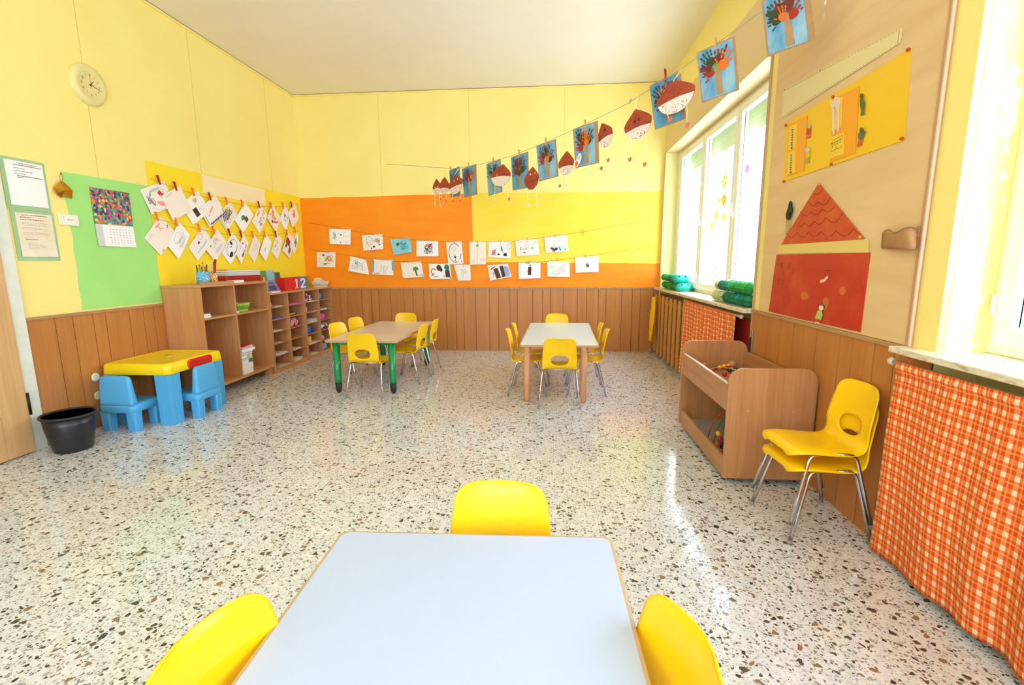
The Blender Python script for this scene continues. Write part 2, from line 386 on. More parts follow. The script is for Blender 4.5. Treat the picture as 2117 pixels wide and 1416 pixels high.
# sills
struct(G().box((1.59, N1[0]-.01, .995), (1.93, 7.60, 1.03), MARB).build('trim_11', bevel=.006))
struct(G().box((1.585, N2[0]-.03, 1.0), (1.93, 2.355, 1.03), MARB).build('trim_12', bevel=.006))
SHUT = M('shutter_green', (222, 230, 186), .5)
def window(name, y0, y1, nsash, z0=1.03, z1=2.985, X=1.90, label=None):
    t = struct(thing(name, None, None, (X, (y0+y1)/2, z0)))
    g = G().box((X-.02, y0, z0), (X+.05, y1, z0+.055), PVC).box((X-.02, y0, z1-.055), (X+.05, y1, z1), PVC)
    for y in (y0, y1-.05): g.box((X-.02, y, z0+.055), (X+.05, y+.05, z1-.055), PVC)
    g.build('window_frame', t, bevel=.004)
    W = (y1-y0-.08)/nsash
    for k in range(nsash):
        a = y0+.04+k*W+.006; b = a+W-.012; fz0, fz1 = z0+.045, z1-.045; g = G(); f = .075
        g.box((X-.045, a, fz0), (X+.02, b, fz0+f), PVC).box((X-.045, a, fz1-f), (X+.02, b, fz1), PVC)
        g.box((X-.045, a, fz0+f), (X+.02, a+f, fz1-f), PVC).box((X-.045, b-f, fz0+f), (X+.02, b, fz1-f), PVC)
        s = g.build('sash', t, bevel=.005)
        G().box((X-.012, a+f-.006, fz0+f-.006), (X-.006, a+f, fz1-f+.006), M('gasket', (70, 74, 84), .6)).box((X-.012, b-f, fz0+f-.006), (X-.006, b-f+.006, fz1-f+.006), M('gasket', (70, 74, 84), .6)).build('gasket', s)
        G().box((X-.006, a+f, fz0+f), (X-.002, b-f, fz1-f), GLASS).build('pane', s)
        for hz in (fz0+.12, fz1-.2):
            G().tube([(X-.052, b+.004, hz), (X-.052, b+.004, hz+.09)], .008, PVC).build('hinge', t)
        if k < nsash-1:
            G().box((X-.06, b-.045, 1.85), (X-.045, b-.025, 1.92), PVC).box((X-.08, b-.043, 1.87), (X-.068, b-.027, 2.0), PVC).box((X-.07, b-.04, 1.875), (X-.055, b-.03, 1.89), PVC).build('handle', t, bevel=.003)
    g = G(); zz = z1+.02
    while zz > 2.70: g.box((2.0, y0+.01, zz-.052), (2.014, y1-.01, zz), SHUT); zz -= .054
    g.build('shutter', t, bevel=.004)
    return t
window('window_1', N1[0], N1[1]-.11, 3)
window('window_2', N2[0], N2[1], 3)
struct(G().box((1.86, N1[1]-.11, 1.03), (2.03, N1[1], 3.0), PVC).build('trim_13', bevel=.003))

# door in the wall with the pinboard papers
t = struct(thing('door_1', None, None, (LX, 2.72, 0)))
DW = wood('door_wood', (222, 178, 124), (204, 156, 100), 'z', .3, .7)
FRW = mottled('door_frame_paint', (222, 222, 208), (232, 232, 220), 9, .5)
G().box((LX, 3.225, 0), (LX+.03, 3.325, 2.2), FRW).box((LX, 2.12, 0), (LX+.03, 2.2, 2.2), FRW).box((LX, 2.2, 2.12), (LX+.03, 3.225, 2.2), FRW).build('door_frame', t, bevel=.004)
g = G().box((LX, 3.035, .01), (LX+.045, 3.222, 2.11), DW).box((LX, 2.205, .01), (LX+.045, 2.36, 2.11), DW).box((LX, 2.36, .01), (LX+.045, 3.035, .34), DW).box((LX, 2.36, 1.96), (LX+.045, 3.035, 2.11), DW)
lf = g.build('door_leaf', t, bevel=.004)
G().box((LX+.01, 2.36, .34), (LX+.02, 3.035, 1.96), M('door_pane', (120, 116, 104), .12)).build('door_pane', lf)
G().tube([(LX+.05, 3.226, .3), (LX+.05, 3.226, .47)], .009, M('dark_metal', (50, 44, 40), .4, .8)).box((LX+.03, 3.226, .31), (LX+.034, 3.25, .46), M('dark_metal', (50, 44, 40), .4, .8)).build('door_hinge', t)

# ------------------------------------------------------------------ chairs
def mix3(a, b, t): return tuple(x+(y-x)*t for x, y in zip(a, b))
YCH = M('chair_yellow_plastic', (250, 200, 8), .3, 0, .45)
CHR = M('chrome', (200, 200, 205), .16, 1.0)
RUB = M('foot_cap_grey', (150, 150, 150), .6)
def chair_shell():
    ctl = [(.200, .372, .156), (.193, .390, .168), (.165, .402, .180), (.10, .403, .184), (0, .394, .182), (-.08, .389, .178), (-.138, .397, .173), (-.171, .428, .167),
           (-.187, .48, .169), (-.199, .54, .166), (-.211, .60, .160), (-.222, .65, .155), (-.233, .685, .151), (-.245, .704, .148)]
    P = []
    for i in range(len(ctl)-1):
        p = [ctl[max(i-1, 0)], ctl[i], ctl[i+1], ctl[min(i+2, len(ctl)-1)]]
        for k in range(8):
            t = k/8; P.append(tuple(.5*(2*p[1][c]+(p[2][c]-p[0][c])*t+(2*p[0][c]-5*p[1][c]+4*p[2][c]-p[3][c])*t*t+(3*p[1][c]-p[0][c]-3*p[2][c]+p[3][c])*t**3) for c in range(3)))
    P.append(ctl[-1]); S = [0]
    for a, b in zip(P, P[1:]): S.append(S[-1]+math.hypot(b[0]-a[0], b[1]-a[1]))
    L = S[-1]
    def prof(s):
        s = min(max(s, 0), L); i = 0
        while i < len(S)-2 and S[i+1] < s: i += 1
        t = (s-S[i])/max(S[i+1]-S[i], 1e-9); a = mix3(P[i], P[i+1], t)
        dy, dz = P[i+1][0]-P[i][0], P[i+1][1]-P[i][1]; d = math.hypot(dy, dz); return a, (dy/d, dz/d)
    r = .05
    def pt(u, s):
        (y, z, hw), (ty, tz) = prof(s)
        for d, r in ((s, .05), (L-s, .062)):
            if d < r: hw = hw-r+math.sqrt(max(r*r-(r-d)**2, 0))
        ny, nz = -tz, ty                       # side facing away from the sitter
        if ty < 0 or True: ny, nz = (tz, -ty)
        k = 1 if z > .43 else 0
        bk = min(max((z-.41)/.08, 0), 1)
        e = abs(u)**3
        # seat: edges roll down, middle dips;  back: edges roll backwards, middle bows back a little
        z2 = z - (1-bk)*(.020*abs(u)**5 + .006*(1-u*u)); y2 = y + bk*(.012*u*u) - bk*.012*(1-u*u)+bk*.012
        return Vector((u*hw, y2, z2))
    # hole in arc-length coordinates
    sh = next(S[i] for i in range(len(P)) if P[i][1] > .479 and P[i][0] < -.1)
    NU, NV = 28, 64; us = [-1+2*i/NU for i in range(NU+1)]
    ss = sorted(set([round(L*j/NV, 5) for j in range(NV+1)]+[.003, .008, .015, .025, L-.003, L-.008, L-.015, L-.025])); NV = len(ss)-1
    def hole(u, s):
        hw = prof(s)[0][2]; a, b = .084, .051
        return (abs(u*hw/a)**2.3+abs((s-sh)/b)**2.3)**(1/2.3)
    uv = {(i, j): [us[i], ss[j]] for i in range(NU+1) for j in range(NV+1)}
    keep = [(i, j) for i in range(NU) for j in range(NV) if hole((us[i]+us[i+1])/2, (ss[j]+ss[j+1])/2) > 1]
    ks = set(keep)
    for (i, j), q in uv.items():
        cells = [(i-1, j-1), (i, j-1), (i-1, j), (i, j)]; n = [c for c in cells if 0 <= c[0] < NU and 0 <= c[1] < NV]
        if any(c not in ks for c in n) and any(c in ks for c in n) and abs(q[1]-sh) < .09:
            f = hole(*q); q[0] = q[0]/f if f > 1e-6 else q[0]; q[1] = sh+(q[1]-sh)/f
    g = G(); idx = {}; vs = []
    for i, j in keep:
        for c in ((i, j), (i+1, j), (i+1, j+1), (i, j+1)):
            if c not in idx: idx[c] = len(vs); vs.append(pt(*uv[c]))
    g.add(vs, [tuple(idx[c] for c in ((i, j), (i+1, j), (i+1, j+1), (i, j+1))) for i, j in keep], YCH, True); return g
def make_chair():
    t = local('childrens_chair', 'x', 'chair', (0, 0, 0))
    s = chair_shell().build('seat_shell', t)
    md = s.modifiers.new('thick', 'SOLIDIFY'); md.thickness = .006; md.offset = 0
    G().box((-.12, -.10, .372), (.12, .10, .388), YCH).build('mounting_rib', s, bevel=.004)
    for sx in (-1, 1):
        for sy in (-1, 1):
            foot = Vector((sx*.203, sy*.205-.0, .008)); top = Vector((sx*.168, sy*.118, .352)); mid = Vector((sx*.165, 0, .372))
            c = [foot, foot.lerp(top, .5), foot.lerp(top, .93)]
            a, b, d = foot.lerp(top, .93), top+Vector((0, 0, .022)), Vector((sx*.165, sy*.075, .374))
            c += [a.lerp(b, t_)*(1-t_)+b.lerp(d, t_)*t_ for t_ in (.25, .5, .75, 1)]+[mid]
            lg = G().tube(c, .0100, CHR, 10).build('leg', t)
            G().lathe([(.0, 0), (.012, 0), (.012, .014), (.0105, .018)], (foot.x, foot.y, 0), RUB, 12).build('foot_cap', lg)
    for sy in (-1, 1):
        G().tube([(-.160, sy*.095, .368), (.160, sy*.095, .368)], .007, CHR, 10).build('crossbar', t)
    return t
chair0 = make_chair()
_first = [True]
def chair(x, y, face, label, group, z=0):
    rz = math.atan2(face[1], face[0])-math.pi/2
    if _first[0]: _first[0] = False; o = chair0; o.location = (x, y, z); o.rotation_euler = (0, 0, rz); o['label'] = label; o['group'] = group
    else: o = copy_tree(chair0, (x, y, z), rz, label, group)
    return o
GG, GW, GN = 'yellow chairs at the green legged table', 'yellow chairs at the wooden legged table', 'yellow chairs at the big white table in front'
chair(-1.965, 5.00, (.03, 1), 'yellow chair at the camera end of the green legged table', GG)
chair(-2.42, 5.60, (1, -.28), 'yellow chair on the bookcase side of the green legged table, closer to the play table', GG)
chair(-2.42, 6.17, (1, -.25), 'yellow chair on the bookcase side of the green legged table, closer to the back wall', GG)
chair(-2.10, 6.60, (0, -1), 'yellow chair at the back wall end of the green legged table', GG)
chair(-1.72, 5.63, (-1, .10), 'yellow chair on the window side of the green legged table, in front of its twin', GG)
chair(-1.70, 6.12, (-1, .02), 'yellow chair on the window side of the green legged table, behind its twin', GG)
chair(.092, 4.765, (0, 1), 'yellow chair at the camera end of the wooden legged table, oval hole facing us', GW)
chair(-.245, 5.18, (1, 0), 'yellow chair on the bookcase side of the wooden legged table, in front of its twin', GW)
chair(-.215, 5.66, (1, .02), 'yellow chair on the bookcase side of the wooden legged table, behind its twin', GW)
chair(.09, 6.52, (0, -1), 'yellow chair at the back wall end of the wooden legged table', GW)
chair(.395, 5.22, (-1, .02), 'yellow chair on the window side of the wooden legged table, in front of its twin', GW)
chair(.385, 5.72, (-1, 0), 'yellow chair on the window side of the wooden legged table, behind its twin', GW)
chair(-.16, 1.265, (0, -1), 'yellow chair behind the far edge of the big white table', GN)
chair(-.476, .765, (1, -.17), 'brightly lit yellow chair on the door side of the big white table', GN)
chair(.066, .815, (-1, -.24), 'shaded yellow chair on the window side of the big white table', GN)
c1 = chair(1.418, 2.565, (-.998, -.06), 'lower yellow chair of the stack beside the toy box', 'stacked yellow chairs')
c2 = chair(1.410, 2.565, (-.998, -.06), 'upper yellow chair of the stack beside the toy box', 'stacked yellow chairs', z=.088)

# ------------------------------------------------------------------ tables
TTOP = mottled('table_laminate_beige', (216, 202, 190), (224, 212, 200), 2, .22, spec=.5)
TWHITE = M('table_laminate_white', (184, 193, 216), .2, 0, .5)
TPALE = M('table_laminate_pale', (210, 230, 232), .18, 0, .5)
EDGEW = mottled('table_edge_wood', (206, 160, 116), (176, 160, 132), 14, .5)
GREEN = M('leg_green', (16, 140, 76), .22, 0, .5); BLACKR = M('rubber_black', (34, 34, 38), .45)
def table(name, label, x, y, w, l, top, edge, legm, z=.598, rz=0, legs=None, r=.036, th=.024, ball=False, group=None, rimw=.012):
    t = local(name, label, 'table', (x, y, 0), rz, group)
    hw, hl = w/2, l/2; c = .018
    out = [(-hw+c, -hl), (hw-c, -hl), (hw, -hl+c), (hw, hl-c), (hw-c, hl), (-hw+c, hl), (-hw, hl-c), (-hw, -hl+c)]
    G().prism([(a, b, z-th) for a, b in out], (0, 0, th-.0005), edge).build('edge_band', t, bevel=.004)
    k = rimw; G().prism([(a*(hw-k)/hw, b*(hl-k)/hl, z-.002) for a, b in out], (0, 0, .0025), top).build('tabletop', t)
    for lx, ly in (legs or [(sx*(hw-.09), sy*(hl-.06)) for sx in (-1, 1) for sy in (-1, 1)]):
        g = G()
        if ball:
            g.lathe([(r*.82, .115), (r, .16), (r, z-th)], (lx, ly, 0), legm, 24); lg = g.build('leg', t)
            G().lathe([(.0, 0), (r*.45, .006), (r*.8, .03), (r*.92, .06), (r*.92, .118)], (lx, ly, 0), BLACKR, 24).build('rubber_foot', lg)
        else:
            g.lathe([(r*.8, .0), (r*.92, .012), (r, .03), (r, z-th)], (lx, ly, 0), legm, 24); g.build('leg', t)
    g = G()
    i = .09
    for lo, hi in (((-hw+i, -hl+.05, z-th-.03), (hw-i, -hl+.07, z-th)), ((-hw+i, hl-.07, z-th-.03), (hw-i, hl-.05, z-th))): g.box(lo, hi, legm)
    g.build('frame_rail', t, bevel=.003)
    return t
# positions are the measured leg and corner points
table('activity_table', 'long table with a beige laminate top on round green legs with black rubber feet', -2.045, 5.80, .81, 1.70, TTOP, EDGEW, GREEN,
      legs=[(-.30, -.785), (.325, -.79), (.325, .66), (-.30, .66)], ball=True, z=.60, r=.038)
BLEG = wood('leg_beech', (214, 158, 116), (196, 138, 96), 'z', .35, .8)
table('activity_table', 'long table with a pale mint white top on round natural beech legs', .105, 5.66, .80, 1.78, TPALE, EDGEW, BLEG, z=.60, rz=math.radians(-1.2),
      legs=[(-.325, -.85), (.25, -.86), (.31, .78), (-.31, .78)])
table('activity_table', 'large blank white table with a worn wooden edge and three yellow chairs', -.205, .46, .845, 1.80, TWHITE, EDGEW, BLEG, z=.597, rz=math.radians(1.6), rimw=.011)

# ------------------------------------------------------------------ open bookcase and pigeonhole units (fronts at x = -3.585)
XF, XB = -3.585, -4.0
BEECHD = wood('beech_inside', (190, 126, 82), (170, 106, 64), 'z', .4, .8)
def board(g, lo, hi, edge=EDGEW, face=BEECH): g.box(lo, hi, face)
t = thing('open_bookcase', 'tall beech bookcase with four open compartments behind the yellow play table', 'bookcase', ((XF+XB)/2, 5.26, 0))
y0, y1, zt = 4.66, 5.86, 1.212
G().box((XB, y0-.008, zt-.025), (XF+.008, y1+.004, zt), BEECHY).build('top_panel', t, bevel=.002)
for y in (y0, y1-.022): G().box((XB, y, .10 if y == y0 else .10), (XF, y+.022, zt-.025), BEECH).build('side_panel', t, bevel=.001)
G().box((XB, y0+.022, .10), (XF, y1-.022, .130), BEECHY).build('bottom_panel', t, bevel=.001)
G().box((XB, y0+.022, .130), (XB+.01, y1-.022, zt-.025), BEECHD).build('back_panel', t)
ym = 5.205
G().box((XB+.01, ym-.011, .130), (XF-.003, ym+.011, zt-.025), BEECH).build('divider', t, bevel=.001)
G().box((XB+.01, y0+.022, .845), (XF-.005, ym-.011, .867), BEECHY).build('shelf_board', t, bevel=.001)
G().box((XB+.01, ym+.011, .845), (XF-.005, y1-.022, .867), BEECHY).build('shelf_board', t, bevel=.001)
for yy in (y0+.04, y1-.09): G().box((XF-.09, yy, 0), (XF-.03, yy+.07, .10), BEECH).build('foot_block', t, bevel=.003)
for yy in (y0+.05, y1-.08): G().box((XB+.02, yy, 0), (XB+.07, yy+.05, .10), BEECH).build('foot_block', t, bevel=.003)
def pigeon(ya, yb, label):
    t = thing('pigeonhole_cabinet', label, 'cabinet', ((XF+XB)/2, (ya+yb)/2, 0), 0, 'pigeonhole cabinets in the corner'); zt = 1.05
    G().box((XB, ya, zt-.022), (XF+.005, yb, zt), BEECHY).build('top_panel', t, bevel=.001)
    for y in (ya, yb-.018): G().box((XB, y, 0), (XF, y+.018, zt-.022), BEECH).build('side_panel', t, bevel=.001)
    m = (ya+yb)/2
    G().box((XB+.008, m-.008, .06), (XF-.002, m+.008, zt-.022), BEECH).build('divider', t, bevel=.001)
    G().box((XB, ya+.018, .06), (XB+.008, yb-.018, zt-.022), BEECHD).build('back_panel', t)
    G().box((XF-.02, ya+.018, 0), (XF-.002, yb-.018, .045), BEECHY).build('plinth', t, bevel=.001)
    G().box((XB+.008, ya+.018, .045), (XF-.002, yb-.018, .06), BEECHY).build('bottom_panel', t, bevel=.001)
    for a, b in ((ya+.018, m-.008), (m+.008, yb-.018)):
        for k in range(5):
            z = .222+.16*k; G().box((XB+.008, a, z-.009), (XF-.012, b, z), BEECHY).build('shelf_board', t)
    return t
pigeon(5.872, 6.742, 'beech pigeonhole cabinet of twelve slots touching the tall open bookcase')
pigeon(6.750, 7.64, 'beech pigeonhole cabinet of twelve slots fitted into the room corner')

# ------------------------------------------------------------------ plastic play table, stools, bin
PY = M('play_yellow', (250, 214, 20), .28, 0, .5); PB = M('play_blue', (84, 172, 226), .32, 0, .5); PR = M('play_red', (214, 34, 22), .3, 0, .5); PBD = M('play_blue_worn', (120, 160, 196), .6)
def rrect(x0, y0, x1, y1, r, n=5):
    o = []
    for cx, cy, a in ((x1-r, y1-r, 0), (x0+r, y1-r, 90), (x0+r, y0+r, 180), (x1-r, y0+r, 270)):
        for k in range(n+1): q = math.radians(a+90*k/n); o.append((cx+r*math.cos(q), cy+r*math.sin(q)))
    return o
def loft(g, rings, m, smooth=True, cap=(True, True)):
    n = len(rings[0]); vs = [p for r in rings for p in r]; fs = []
    for i in range(len(rings)-1):
        for k in range(n): fs.append((i*n+k, i*n+(k+1) % n, (i+1)*n+(k+1) % n, (i+1)*n+k))
    if cap[0]: fs.append(tuple(range(n))[::-1])
    if cap[1]: fs.append(tuple((len(rings)-1)*n+k for k in range(n)))
    return g.add(vs, fs, m, smooth)
t = thing('play_table', 'yellow topped plastic play table with chunky light blue legs', 'table', (-3.665, 4.215, 0))
x0, x1, ya, yb = -3.985, -3.345, 3.85, 4.58
def ring(i, z, r=.05): return [(x, y, z) for x, y in rrect(x0+i, ya+i, x1-i, yb-i, r)]
g = loft(G(), [ring(.004, .463), ring(0, .468), ring(.006, .545), ring(.014, .556), ring(.028, .561), ring(.04, .561), ring(.046, .557), ring(.05, .556)], PY)
g.build('tabletop', t)
G().lathe([(.0, 0), (.028, 0), (.034, .003)], (-3.66, 4.25, .5565), M('play_yellow_dent', (240, 226, 120), .4), 20, sc=(1, 1.3)).build('peg_dent', t)
for sx, xx in ((1, x0+.012), (-1, x1-.012)):
    for sy, yy in ((1, ya+.012), (-1, yb-.012)):
        L = [(0, 0), (.135, 0), (.135, .05), (.115, .062), (.07, .066), (.066, .07), (.062, .115), (.05, .135), (0, .135)]
        rings = [[(xx+sx*(a*(1-k)+.0), yy+sy*(b*(1-k)), z) for a, b in L] for z, k in ((0, .10), (.02, .06), (.46, 0))]
        g = loft(G(), rings, PB, False)
        for q in (.022, .10):
            g.box((xx+sx*q-.003, yy-sy*.001-.003, .02), (xx+sx*q+.003, yy-sy*.001+.003, .455), PB).box((xx-sx*.001-.003, yy+sy*q-.003, .02), (xx-sx*.001+.003, yy+sy*q+.003, .455), PB)
        g.build('leg', t, bevel=.006)
G().prism([(x1-.01, y, z) for y, z in rrect(4.09, .468, 4.40, .553, .03)], (.022, 0, 0), PR).build('drawer', t, bevel=.006)
def stool(label, x, y, rz):
    t = local('play_chair', label, 'chair', (x, y, 0), rz, 'blue plastic play chairs')
    def R(a, b, c, d, z, r=.045): return [(p, q, z) for p, q in rrect(a, b, c, d, r)]
    w = .165
    loft(G(), [R(-w+.006, -.155, w-.006, .155, .165), R(-w, -.16, w, .16, .172), R(-w, -.16, w, .16, .222), R(-w+.01, -.15, w-.01, .15, .236), R(-w+.03, -.06, w-.03, .14, .24)], PB).build('seat', t)
    prof = [(.0, .225), (-.002, .30), (-.004, .42), (-.012, .465), (-.03, .485)]
    rings = []
    for z, wx, ty0, ty1 in ((.225, w-.008, -.155, -.075), (.26, w-.012, -.152, -.085), (.40, w-.022, -.146, -.095), (.455, w-.028, -.143, -.098), (.478, w-.04, -.138, -.104), (.485, w-.06, -.130, -.112)):
        rings.append([(p, q, z) for p, q in rrect(-wx, ty0, wx, ty1, min(.022, (ty1-ty0)/2-.001))])
    loft(G(), rings, PB).build('backrest', t)
    for sx in (-1, 1):
        for sy in (-1, 1):
            cx, cy = sx*(w-.045), sy*.112; g = G()
            loft(g, [R(cx-.04, cy-.04, cx+.04, cy+.04, 0, .014), R(cx-.044, cy-.044, cx+.044, cy+.044, .17, .016)], PB, False)
            g.box((cx+sx*.018-.003, cy+sy*.041, .01), (cx+sx*.018+.003, cy+sy*.047, .165), PB); g.build('leg', t, bevel=.004)
    return t
stool('light blue plastic play chair on the door side of the yellow topped play table', -3.72, 3.84, 0)
stool('light blue plastic play chair tucked against the red drawer of the play table', -3.415, 4.225, math.pi/2)
BIN = mottled('bin_black', (30, 30, 34), (38, 38, 42), 20, .32, spec=.5)
BC = (-3.735, 3.30, 0)
t = thing('waste_bin', 'round black plastic waste bin on the floor beside the door', 'bin', BC)
g = G().lathe([(0, 0), (.118, 0), (.122, .01), (.134, .08), (.150, .18), (.164, .282)], BC, BIN, 48)
g.lathe([(0, .008), (.112, .008), (.130, .08), (.146, .18), (.160, .282)], BC, BIN, 48)
for z in (.13, .14, .15, .16, .17, .18, .19, .20, .21, .22): g.lathe([(.122+.042*z/.28+.001, z), (.122+.042*z/.28+.0035, z+.002), (.122+.042*z/.28+.001, z+.004)], BC, BIN, 48)
g.build('bucket', t)
G().lathe([(.160, .278), (.175, .276), (.178, .286), (.171, .294), (.163, .292), (.160, .278)], BC, BIN, 48).build('rim', t)
for z, lab, c in ((.449, 'white round wall cap above another one, beside the play table', (236, 232, 220)), (.283, 'yellowish round wall cap low on the wooden panelling beside the play table', (214, 208, 160))):
    y = 3.815; g = G(); vs = []
    for r, x in ((.0, .02), (.03, .02), (.036, .017), (.038, .012)):
        vs.append([(LX+x+.002, y+r*math.cos(a*math.pi/12), z+r*math.sin(a*math.pi/12)) for a in range(24)])
    loft(g, vs[::-1], M('cap%d' % int(z*100), c, .35), False, (True, False))
    for s in (-1, 1): g.ball((LX+.021, y, z+s*.018), .0025, DARKJ, 8)
    tag(g.build('socket_cap'), lab, 'wall cap', 'round wall caps')

# ------------------------------------------------------------------ toy box on casters
BEEV = wood('toybox_beech', (196, 140, 92), (172, 116, 70), 'z', .28, .8)
BEEVY = wood('toybox_beech_y', (196, 140, 92), (172, 116, 70), 'y', .28, .8)
x0, x1, ya, yb = 1.118, 1.655, 3.02, 4.12
t = thing('toy_box', 'open beech toy box on casters with rounded end panels, standing by the wall', 'toy box', (1.387, 3.57, 0))
def endp(y, name='end_panel'):
    r = .09; o = [(x0, .035), (x1, .035)]+[(x1-r+r*math.cos(math.radians(a)), .765-r+r*math.sin(math.radians(a))) for a in range(0, 91, 10)]+[(x0+r+r*math.cos(math.radians(a)), .765-r+r*math.sin(math.radians(a))) for a in range(90, 181, 10)]
    e = G().prism([(x, y, z) for x, z in o], (0, .02, 0), BEEV).build(name, t, bevel=.003)
    return e
e1 = endp(ya); e2 = endp(yb-.02)
for x, z in ((x0+.13, .49), (x1-.13, .49), (x0+.10, .07)):
    G().tube([(x, ya-.001, z), (x, ya+.004, z)], .006, M('screw_cap', (214, 170, 130), .4), 12).build('screw_cap', e1)
G().box((x0+.012, ya+.02, .475), (x0+.030, yb-.02, .650), BEEVY).build('front_rail', t, bevel=.002)
G().box((x0+.010, ya+.02, .6505), (x0+.032, yb-.02, .656), M('rail_edging', (236, 226, 214), .2)).build('edging_strip', t, bevel=.001)
G().box((x0+.012, ya+.02, .035), (x0+.030, yb-.02, .165), BEEVY).build('front_rail', t, bevel=.002)
G().box((x1-.03, ya+.02, .035), (x1-.012, yb-.02, .68), BEEVY).build('back_panel', t, bevel=.001)
G().box((x0+.03, ya+.02, .495), (x1-.03, yb-.02, .513), BEEVY).build('upper_tray', t)
G().box((x0+.03, ya+.02, .06), (x1-.03, yb-.02, .078), M('tray_grey', (176, 176, 166), .4)).build('lower_tray', t)
for x in (x0+.07, x1-.07):
    for y in (ya+.07, yb-.07):
        c = G().box((x-.014, y-.014, .022), (x+.014, y+.014, .035), BLACKR)
        for dx in (-.012, .012): c.tube([(x+dx-.005, y, .018), (x+dx+.005, y, .018)], .018, BLACKR, 16)
        c.build('caster', t)
# toys in it
WIRES = {'red': M('wire_red', (200, 30, 26), .3), 'green': M('wire_green', (20, 110, 60), .3), 'blue': M('wire_blue', (40, 50, 110), .3), 'yellow': M('wire_yellow', (236, 176, 30), .3)}
BEADS = [M('bead_orange', (238, 130, 30), .3), M('bead_red', (206, 26, 30), .3), M('bead_yellow', (244, 180, 30), .3), M('bead_green', (20, 90, 60), .3), M('bead_blue', (26, 40, 84), .3)]
def maze(name, label, x, y, z, paths, beads, bw, bl, baseh=.018):
    t = thing(name, label, 'toy', (x, y, z))
    G().box((x-bw/2, y-bl/2, z), (x+bw/2, y+bl/2, z+baseh), BEECHX).build('base', t, bevel=.004)
    for c, pts in paths: G().tube([(x+a, y+b, z+baseh+d) for a, b, d in pts], .0035, WIRES[c], 8).build('wire', t)
    for a, b, d, k, r in beads: G().ball((x+a, y+b, z+baseh+d), r, BEADS[k], 14).build('bead', t)
def archp(a0, b0, a1, b1, h, n=12): return [(a0+(a1-a0)*i/n, b0+(b1-b0)*i/n, h*math.sin(math.pi*i/n)**.6) for i in range(n+1)]
maze('bead_maze', 'bead maze with tall coloured wire arches on the lower shelf of the toy box', 1.300, 3.46, .0785,
     [('red', archp(-.11, .10, .10, -.02, .23)), ('green', archp(-.09, .02, .09, .04, .20)), ('red', archp(-.05, -.09, .10, .09, .21)), ('blue', archp(-.08, -.09, .06, .09, .22))],
     [(-.085, -.05, .10, 2, .02), (-.075, -.06, .065, 1, .017), (-.07, -.07, .05, 1, .016), (-.065, -.08, .03, 4, .018), (-.06, -.085, .012, 4, .016), (-.03, -.09, .012, 3, .018), (-.085, -.03, .012, 0, .016)], .28, .24)
maze('bead_maze', 'wooden bead maze lying in the upper tray of the toy box', 1.385, 3.80, .5135,
     [('red', archp(-.16, -.10, .16, .12, .08)), ('yellow', archp(-.14, .12, .14, -.12, .07)), ('green', archp(-.15, .02, .15, .06, .06)), ('blue', archp(-.05, .16, .12, .10, .05))],
     [(-.15, .08, .05, 1, .019), (-.12, -.02, .05, 1, .02), (-.13, .15, .06, 0, .019), (-.02, .10, .05, 2, .019), (.02, .12, .055, 2, .019), (.06, .14, .06, 2, .018), (.02, .0, .05, 4, .019), (-.05, -.1, .04, 1, .02), (.08, .05, .05, 3, .017), (-.02, .18, .03, 3, .017)], .38, .42, .014)
tag(G().box((1.60, 3.30, .514), (1.618, 3.42, .66), BEECH).build('wooden_plank', bevel=.003), 'thin beech plank standing against the back panel of the toy box', 'toy')
tag(G().box((1.50, 3.44, .514), (1.60, 3.53, .655), M('block_pale', (206, 176, 136), .4)).build('wooden_block', bevel=.004), 'pale wooden toy block beside the blue one in the toy box', 'toy')
tag(G().box((1.52, 3.16, .514), (1.60, 3.26, .672), M('block_blue', (60, 104, 160), .4), Matrix.Rotation(math.radians(-20), 3, 'Z')).build('wooden_block', bevel=.006), 'blue toy block sticking up in the toy box', 'toy')
g = G().lathe([(.0, 0), (.03, 0), (.035, .02), (.02, .05), (.035, .08), (.0, .09)], (1.52, 4.055, .5135), M('spinner_wood', (196, 150, 100), .4), 20)
tag(g.build('wooden_spinner'), 'small turned wooden toy in the far corner of the toy box', 'toy')

# ------------------------------------------------------------------ slatted cover, cloth, curtains under the windows
OSL = wood('slat_orange', (214, 150, 76), (196, 130, 58), 'z', .35, .5)
t = thing('radiator_cover', 'orange brown cover of round ended wooden slats below the far window', 'radiator cover', (1.66, 6.8, 0))
yy = 7.50
for k in range(8):
    wd = .045; o = [(a, b) for a, b in [(wd*math.sin(math.radians(q)), .885+.05*math.cos(math.radians(q))) for q in range(-90, 91, 15)]]+[(wd*math.sin(math.radians(q)), .075+.04*math.cos(math.radians(q))) for q in range(90, 271, 15)]
    G().prism([(1.60, yy+a, z+.0) for a, z in o], (.03, 0, 0), OSL).build('slat', t, bevel=.008, seg=2); yy -= .225
G().box((1.650, 5.86, .80), (1.675, 7.56, .86), OSL).build('rail', t); G().box((1.650, 5.86, .16), (1.675, 7.56, .22), OSL).build('rail', t)
G().box((1.685, 5.84, .02), (1.70, 7.58, .94), M('cover_back', (120, 84, 48), .6)).build('back_board', t)
g = G().tube([(1.57, 7.57, .0), (1.57, 7.57, .06), (1.61, 7.60, .07), (1.65, 7.60, .07)], .016, M('valve_metal', (170, 168, 160), .35, .8), 10)
tag(g.build('radiator_valve'), 'small metal radiator valve at the floor in the corner', 'valve')
